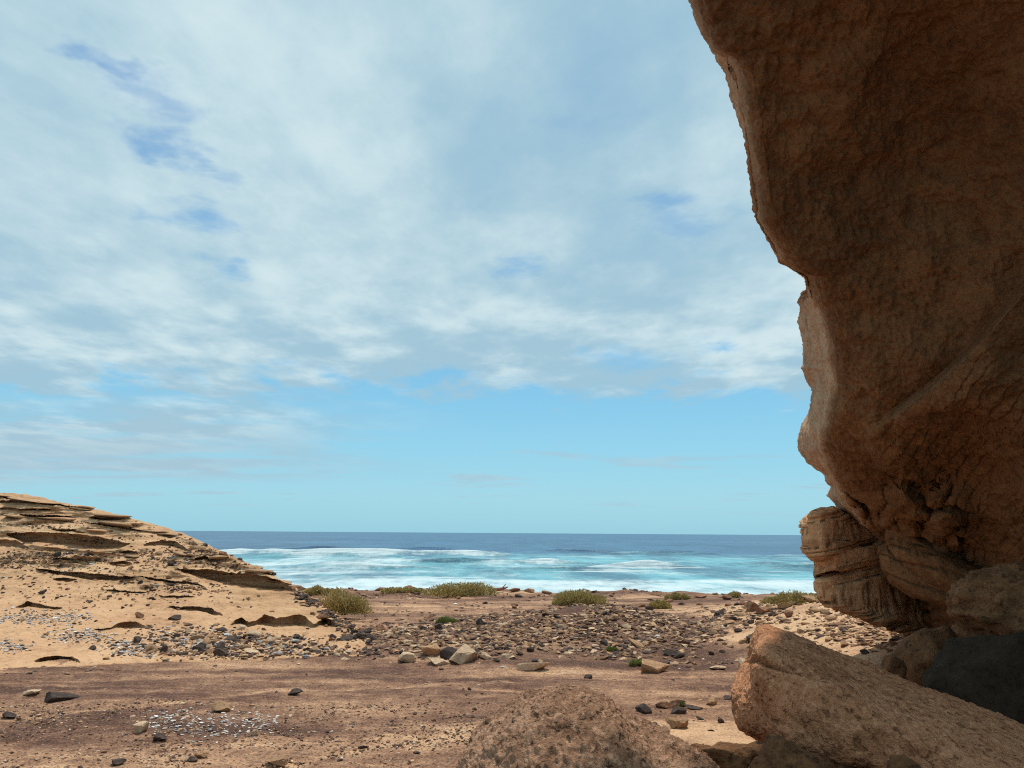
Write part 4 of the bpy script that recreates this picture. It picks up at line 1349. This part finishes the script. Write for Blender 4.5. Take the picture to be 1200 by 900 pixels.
TINT = {'pale': (0.50, 0.345, 0.225), 'tan': (0.40, 0.24, 0.135), 'dark': (0.082, 0.056, 0.048), 'purple': (0.155, 0.088, 0.066), 'brown': (0.24, 0.135, 0.08), 'shell': (0.62, 0.59, 0.56), 'bluegrey': (0.36, 0.37, 0.39)}


def stone_mass(name, label, P, sizes, weights, seed, flat=(0.4, 0.9), lift=0.15):
    r = np.random.default_rng(seed)
    names = list(weights); pr = np.array([weights[k] for k in names], float); pr /= pr.sum()
    Vs, Fs, Ts = [], [], []
    base = 0
    which = r.integers(len(HULLS), size=len(P))
    for h in range(len(HULLS)):
        idx = np.where(which == h)[0]
        if not len(idx):
            continue
        HV, HF = HULLS[h]
        n = len(idx)
        s = sizes[idx]
        sc = np.stack([s * r.uniform(0.8, 1.35, n), s * r.uniform(0.7, 1.1, n), s * r.uniform(flat[0], flat[1], n)], -1)
        V = HV[None] * sc[:, None, :]
        a = r.uniform(0, 6.28, n); tx = r.normal(0, 0.3, n)
        c, sn = np.cos(tx)[:, None], np.sin(tx)[:, None]
        y2 = V[..., 1] * c - V[..., 2] * sn; z2 = V[..., 1] * sn + V[..., 2] * c
        c, sn = np.cos(a)[:, None], np.sin(a)[:, None]
        x3 = V[..., 0] * c - y2 * sn; y3 = V[..., 0] * sn + y2 * c
        W = np.stack([x3, y3, z2 + (lift * s)[:, None]], -1) + P[idx][:, None, :]
        col = np.array([TINT[names[k]] for k in r.choice(len(names), size=n, p=pr)]) * r.uniform(0.7, 1.25, (n, 1))
        Vs.append(W.reshape(-1, 3)); Ts.append(np.repeat(col, len(HV), 0))
        Fs.append((HF[None] + (base + np.arange(n) * len(HV))[:, None, None]).reshape(-1, 3))
        base += n * len(HV)
    me = mesh_from(name, np.concatenate(Vs), np.concatenate(Fs), smooth=False, attrs={'tint': np.concatenate(Ts)})
    o = obj(name, me, M['stuff'], kind='stuff', label=label)
    return o


def on_plane(px, py, it=6):
    """many pixels at once: march to the ground"""
    Y = np.full(px.shape, 12.0)
    d = at(px, py, 1.0) - np.array(CAM_POS)
    lo = np.full(px.shape, 6.0); hi = np.full(px.shape, 60.0)
    Yg = np.linspace(6.0, 46.0, 160)
    hit = np.full(px.shape, np.nan)
    for y in Yg:
        P = np.array(CAM_POS) + d * y
        b = (P[:, 2] < ground_z(P[:, 0], P[:, 1])) & np.isnan(hit)
        hit[b] = y
    hit = np.where(np.isnan(hit), 46, hit)
    hit = hit - rng.uniform(0, 0.25, hit.shape)
    P = np.array(CAM_POS) + d * hit[:, None]
    P[:, 2] = ground_z(P[:, 0], P[:, 1])
    return P, hit


def px_blob(n, px, py, sx, sy, seed):
    r = np.random.default_rng(seed)
    return r.normal(px, sx, n), r.normal(py, sy, n)


def lognorm(r, n, lo, hi, p=2.2):
    return lo + (hi - lo) * r.random(n) ** p


r = np.random.default_rng(77)
# rubble mound: world space
n = 12000
X = r.normal(2.0, 2.6, n); Y = r.normal(20.6, 2.4, n)
X = np.concatenate([X, r.normal(-1.6, 1.5, 1700), r.normal(-3.2, 0.9, 900)]); Y = np.concatenate([Y, r.normal(18.8, 0.9, 1700), r.normal(20.4, 1.4, 900)])
keep = (Y > 16.6 + 0.4 * np.sin(X * 1.3)) & (fbm(p3(X * 0.5, Y * 0.5, 6.0), 3) > -0.45)
X, Y = X[keep], Y[keep]
P = np.stack([X, Y, ground_z(X, Y)], -1)
stone_mass('mound_rubble', 'heaped mixed pale and dark rubble of the low mound', P, lognorm(r, len(P), 0.015, 0.145, 3.0), {'pale': 3.2, 'tan': 3.5, 'dark': 2.4, 'purple': 5, 'brown': 5}, 1, lift=0.0)
# scattered stones of the plain, patchy
n = 16000
Y = 8.0 + 29.0 * r.random(n) ** 1.1
X = (r.random(n) * 1.5 - 0.72) * Y
f = fbm(p3(X * 0.45, Y * 0.55, 12.0), 4)
keep = (f + r.normal(0, 0.22, n) > 0.05) & ~((Y > 12.6) & (Y < 16.6) & (r.random(n) < 0.6))
keep &= ~((X > 4.6) & (Y > 12.5) & (r.random(n) < 0.8))
keep &= ~((np.abs(X - 2.3) < 1.1) & (np.abs(Y - 8.6) < 2.0) & (r.random(n) < 0.9))
X, Y = X[keep], Y[keep]
P = np.stack([X, Y, ground_z(X, Y)], -1)
sz = lognorm(r, len(P), 0.010, 0.065, 3.0) * (0.55 + Y / 26.0)
stone_mass('scattered_stones', 'small stones scattered thinly over the brown flat', P, sz, {'pale': 2, 'tan': 2, 'dark': 3, 'purple': 4, 'brown': 3, 'shell': 0.4}, 2, lift=0.05)
# fine gravel in the foreground
n = 34000
Y = 8.2 + 4.6 * r.random(n)
X = (r.random(n) * 1.15 - 0.72) * Y
f = fbm(p3(X * 0.6, Y * 0.9, 22.0), 4)
keep = (f + r.normal(0, 0.25, n) > -0.05) & (X < 1.3)
X, Y = X[keep], Y[keep]
P = np.stack([X, Y, ground_z(X, Y)], -1)
stone_mass('gravel', 'fine dark gravel with pale grains on the near flat', P, lognorm(r, len(P), 0.006, 0.032, 2.5), {'pale': 1.6, 'tan': 2, 'dark': 3, 'purple': 4, 'brown': 3, 'shell': 0.35}, 3, lift=0.05)
# shell patch on the near flat
px, py = r.uniform(172, 325, 420), r.normal(846, 9, 420)
k = np.abs((py - 846) / 17) + np.abs((px - 235) / 120) < 1.25
P, _ = on_plane(px[k], py[k])
stone_mass('shell_grit', 'patch of white shell bits strewn over dark gravel', P, lognorm(r, len(P), 0.012, 0.038, 1.4), {'shell': 5, 'bluegrey': 2, 'pale': 1}, 4, flat=(0.25, 0.5), lift=0.25)


def hill_mass(name, label, specs, sizes, weights, seed, p=2.0):
    r = np.random.default_rng(seed)
    out = []
    for (cx, cy, sx, sy, n) in specs:
        a = r.normal(cx, sx, n); b = r.normal(cy, sy, n)
        for q, w in zip(a, b):
            ci = int(np.clip(np.searchsorted(HPX[0], q), 0, HPX.shape[1] - 1))
            if w < HPY[-1, ci] + 0.5 or w > HPY[0, ci] + 2.5:
                continue
            ri = int(np.clip((HPY[0, ci] - w) / (HPY[0, ci] - HPY[-1, ci] + 1e-6) * (HPY.shape[0] - 1), 0, HPY.shape[0] - 1))
            out.append(HG[ri, ci])
    P = np.array(out)
    stone_mass(name, label, P, lognorm(r, len(P), sizes[0], sizes[1], p), weights, seed)


hill_mass('shell_spill', 'spills of white and grey shells on the lower hill', [(30, 724, 32, 4.5, 330), (75, 723, 18, 4, 150), (88, 745, 18, 4, 240), (118, 748, 8, 4, 60), (10, 758, 16, 4, 160),
                                                                      (142, 757, 12, 4, 120), (165, 764, 14, 4, 160), (215, 748, 24, 8, 160)], (0.02, 0.065), {'shell': 4, 'bluegrey': 5, 'dark': 3, 'pale': 2, 'brown': 2}, 31)
hill_mass('slope_rubble', 'dark and tan rubble lying on the lower hill slope', [(240, 752, 45, 9, 700), (325, 757, 34, 6, 560), (395, 762, 22, 3, 130), (270, 766, 60, 3, 350), (190, 750, 20, 10, 150)],
          (0.02, 0.10), {'pale': 3, 'tan': 3, 'dark': 5, 'purple': 3, 'brown': 3, 'bluegrey': 1.2}, 32, 2.4)
hill_mass('edge_rubble', 'dark rubble running down the seaward edge of the hill', [(358, 696, 6, 2.2, 240), (372, 706, 7, 2.4, 320), (390, 719, 8, 2.5, 400), (408, 731, 9, 2.6, 430), (428, 743, 10, 2.6, 430), (448, 752, 10, 2.4, 380), (464, 759, 8, 2, 240)],
          (0.02, 0.10), {'tan': 2, 'dark': 5, 'purple': 4, 'brown': 3, 'pale': 1}, 33, 2.0)
hill_mass('upper_scree', 'grey brown scree between the hill ledges', [(60, 653, 55, 6, 650), (60, 662, 60, 8, 350), (195, 655, 30, 8, 420), (240, 650, 20, 7, 330), (280, 664, 18, 4, 140), (215, 690, 30, 4, 260),
                                                                (120, 632, 40, 3, 120), (60, 617, 50, 3, 160), (230, 637, 22, 6, 160), (100, 690, 90, 12, 260), (180, 705, 80, 12, 120), (80, 610, 60, 5, 60)],
          (0.02, 0.09), {'tan': 3, 'dark': 4, 'purple': 4, 'brown': 4, 'bluegrey': 0.6}, 34, 2.6)
# stones on the sand bank and at the shore edge
px, py = np.concatenate([r.normal(1000, 32, 520), r.normal(1035, 20, 250), r.normal(880, 20, 160)]), np.concatenate([r.normal(733, 13, 520), r.normal(745, 12, 250), r.normal(716, 8, 160)])
k = (px > 850) & (px < 1085) & (py > 700) & (py < 775)
P, _ = on_plane(px[k], py[k])
stone_mass('bank_stones', 'flaky tan stones littering the sand bank', P, lognorm(r, len(P), 0.02, 0.13, 2.2), {'tan': 6, 'pale': 4, 'brown': 3, 'purple': 1, 'dark': 1}, 5, flat=(0.25, 0.55))
n = 2600
X = r.uniform(-14, 24, n); Y = 35.5 + 4.0 * r.random(n)
keep = fbm(p3(X * 0.35, Y * 0.2, 31.0), 3) + r.normal(0, 0.2, n) > 0.12
P = np.stack([X[keep], Y[keep], ground_z(X[keep], Y[keep])], -1)
stone_mass('shore_stones', 'red-brown stones along the shore edge', P, lognorm(r, len(P), 0.03, 0.2, 2.5), {'brown': 5, 'purple': 3, 'tan': 1.5, 'dark': 1}, 6)

# ------------------------------------------------------------------ bushes


def tube_mesh(paths, nseg=6):
    Vs, Fs = [], []
    b = 0
    for pts, rad in paths:
        pts = np.asarray(pts, float)
        rad = np.broadcast_to(rad, len(pts))
        a = np.linspace(0, 2 * math.pi, nseg, endpoint=False)
        for i, (p, rr) in enumerate(zip(pts, rad)):
            t = pts[min(i + 1, len(pts) - 1)] - pts[max(i - 1, 0)]
            t = t / (np.linalg.norm(t) + 1e-9)
            u = np.cross(t, [0.3, 0.5, 0.81]); u /= np.linalg.norm(u) + 1e-9
            w = np.cross(t, u)
            Vs.append(p + rr * (np.cos(a)[:, None] * u + np.sin(a)[:, None] * w))
        m = len(pts)
        i = np.arange(m * nseg).reshape(m, nseg) + b
        i2 = np.concatenate([i, i[:, :1]], 1)
        Fs.append(np.stack([i2[:-1, :-1], i2[:-1, 1:], i2[1:, 1:], i2[1:, :-1]], -1).reshape(-1, 4))
        b += m * nseg
    return np.concatenate(Vs), np.concatenate(Fs)


def bush(px, py, w, h, seed, label, mat='leaf', density=1.0, name='salt_bush', base=None, category='bush', lean=0.0):
    """low wind-shaped bush: w, h in photo pixels, (px, py) its foot"""
    r = np.random.default_rng(seed)
    p = on_ground(px, py) if base is None else base
    s = p[1] * SCALE
    W, H = w * s * 0.5, h * s * 0.82
    root = empty(name, p, label, category, None)
    # sub-domes make the outline uneven
    k = max(4, int(9 * density))
    cx = r.uniform(-0.72, 0.72, k) * W
    cy = r.uniform(-0.5, 0.5, k) * W * 0.7
    ch = H * (1 - 0.75 * (cx / W) ** 2) * r.uniform(0.62, 1.0, k)
    cr = W * r.uniform(0.28, 0.46, k)
    cx = np.append(cx, 0.0); cy = np.append(cy, 0.0); ch = np.append(ch, H * 0.95); cr = np.append(cr, W * 0.45)
    n = int(8000 * density)
    j = r.integers(len(cx), size=n)
    th = r.uniform(0, 2 * math.pi, n); u = r.random(n)
    ph = np.arccos(1 - u)                       # upper half
    rad = r.random(n) ** 0.30
    dirs = np.stack([np.sin(ph) * np.cos(th), np.sin(ph) * np.sin(th), np.cos(ph)], -1)
    C = np.stack([cx[j] + cr[j] * dirs[:, 0] * rad, cy[j] + cr[j] * dirs[:, 1] * rad, ch[j] * dirs[:, 2] * rad], -1)
    C[:, 0] += lean * C[:, 2]
    clump = fbm(C * 5.0 + seed, 2)
    keep = clump > -0.45
    C, dirs, clump = C[keep], dirs[keep], clump[keep]
    n = len(C)
    d = dirs + r.normal(0, 0.55, (n, 3)) + np.array([0, 0, 0.5])
    d /= np.linalg.norm(d, axis=1)[:, None]
    side = np.cross(d, r.normal(size=(n, 3))); side /= np.linalg.norm(side, axis=1)[:, None]
    L = s * r.uniform(1.6, 3.6, n)[:, None]; B = s * r.uniform(0.5, 1.0, n)[:, None]
    a = C - side * B * 0.5; b = C + side * B * 0.5 + d * L * 0.35; c = C + d * L; e = C - side * B * 0.6 + d * L * 0.5
    V = np.stack([a, b, c, e], 1).reshape(-1, 3)
    Fq = np.arange(4 * n).reshape(n, 4)
    tone = np.clip(0.5 + 0.30 * clump + r.normal(0, 0.22, n), 0, 1)
    V[:, 2] = np.maximum(V[:, 2], -0.02)
    me = mesh_from('foliage', V, Fq, smooth=False, attrs={'tone': np.repeat(tone, 4)})
    obj('foliage', me, M[mat], root)
    paths = []
    for _ in range(int(16 * max(density, 0.4))):
        i = r.integers(len(cx))
        tip = np.array([cx[i] + r.normal(0, cr[i] * 0.5), cy[i] + r.normal(0, cr[i] * 0.4), ch[i] * r.uniform(0.6, 1.06)])
        tip[0] += lean * tip[2]
        st = np.array([tip[0] * 0.25, tip[1] * 0.25, -0.04])
        t = np.linspace(0, 1, 6)[:, None]
        pts = st + (tip - st) * t + np.array([0, 0, 0.18 * H]) * np.sin(t * math.pi) * 0.5
        paths.append((pts, np.linspace(0.5, 0.16, 6) * s))
    V, Fq = tube_mesh(paths, 5)
    obj('stem', mesh_from('stem', V, Fq), M['twig'], root)
    return root


bush(402, 720, 64, 36, 1, 'rounded olive bush tucked behind the stony end of the hill', density=1.3, lean=-0.15, base=at(402, 719, 24.5))
bush(372, 697, 34, 12, 12, 'low olive bush touching the hill nose beside a rounded bush', density=0.6)
bush(545, 698, 92, 19, 2, 'long low olive bush on the shore edge next to the driftwood', density=1.3)
bush(682, 709, 72, 22, 3, 'bushy olive shrub on the shore edge behind the rubble mound', density=1.2)
bush(792, 703, 30, 9, 4, 'small yellow-green bush on the shore edge', density=0.5)
bush(771, 713, 32, 11, 5, 'small grey-green bush standing before the yellow-green one', density=0.5)
bush(862, 700, 24, 6, 6, 'tiny low bush far along the shore edge', density=0.35)
bush(928, 708, 66, 19, 7, 'olive bush at the foot of the bedded cliff', density=1.1)
bush(521, 731, 28, 9, 8, 'fresh green grass tuft on the rubble', mat='leaf2', density=0.5, name='grass_tuft', category='grass tuft')
bush(797, 828, 12, 6, 9, 'little bright green plant among the row of stones', mat='leaf2', density=0.2, name='small_plant', category='plant')
bush(470, 694, 50, 5, 10, 'flat dry olive plant mat on the shore edge', density=0.5, name='dry_plant', category='plant')
bush(745, 779, 22, 5, 13, 'sparse green weed on the mound\'s foot towards the cliff', mat='leaf2', density=0.16, name='weed', category='plant')
bush(715, 763, 16, 4, 14, 'thin green weed in the rubble of the mound', mat='leaf2', density=0.12, name='weed', category='plant')

# driftwood log by the long bush
p = on_ground(584, 695)
s = p[1] * SCALE
t = np.linspace(0, 1, 14)
pts = np.stack([(-13 + 24 * t) * s, 0.2 * np.sin(t * 3), (2.0 + 5.5 * t ** 2.5 + 0.8 * np.sin(t * 5)) * s], -1)
V, Fq = tube_mesh([(pts, np.interp(t, [0, 0.15, 0.7, 1], [0.9, 1.9, 1.7, 0.5]) * s), (pts[[9, 10, 11]] + np.array([[0, 0, 0], [0.02, -.05, 0.10], [0.06, -.1, 0.22]]), np.array([0.9, 0.6, 0.25]) * s)], 9)
V = V + 0.012 * fbm(V * 9.0, 3)[:, None]
o = obj('driftwood', mesh_from('driftwood', V, Fq), M['wood'], loc=p, label='curved red-brown driftwood branch lying by the long low bush', category='driftwood')
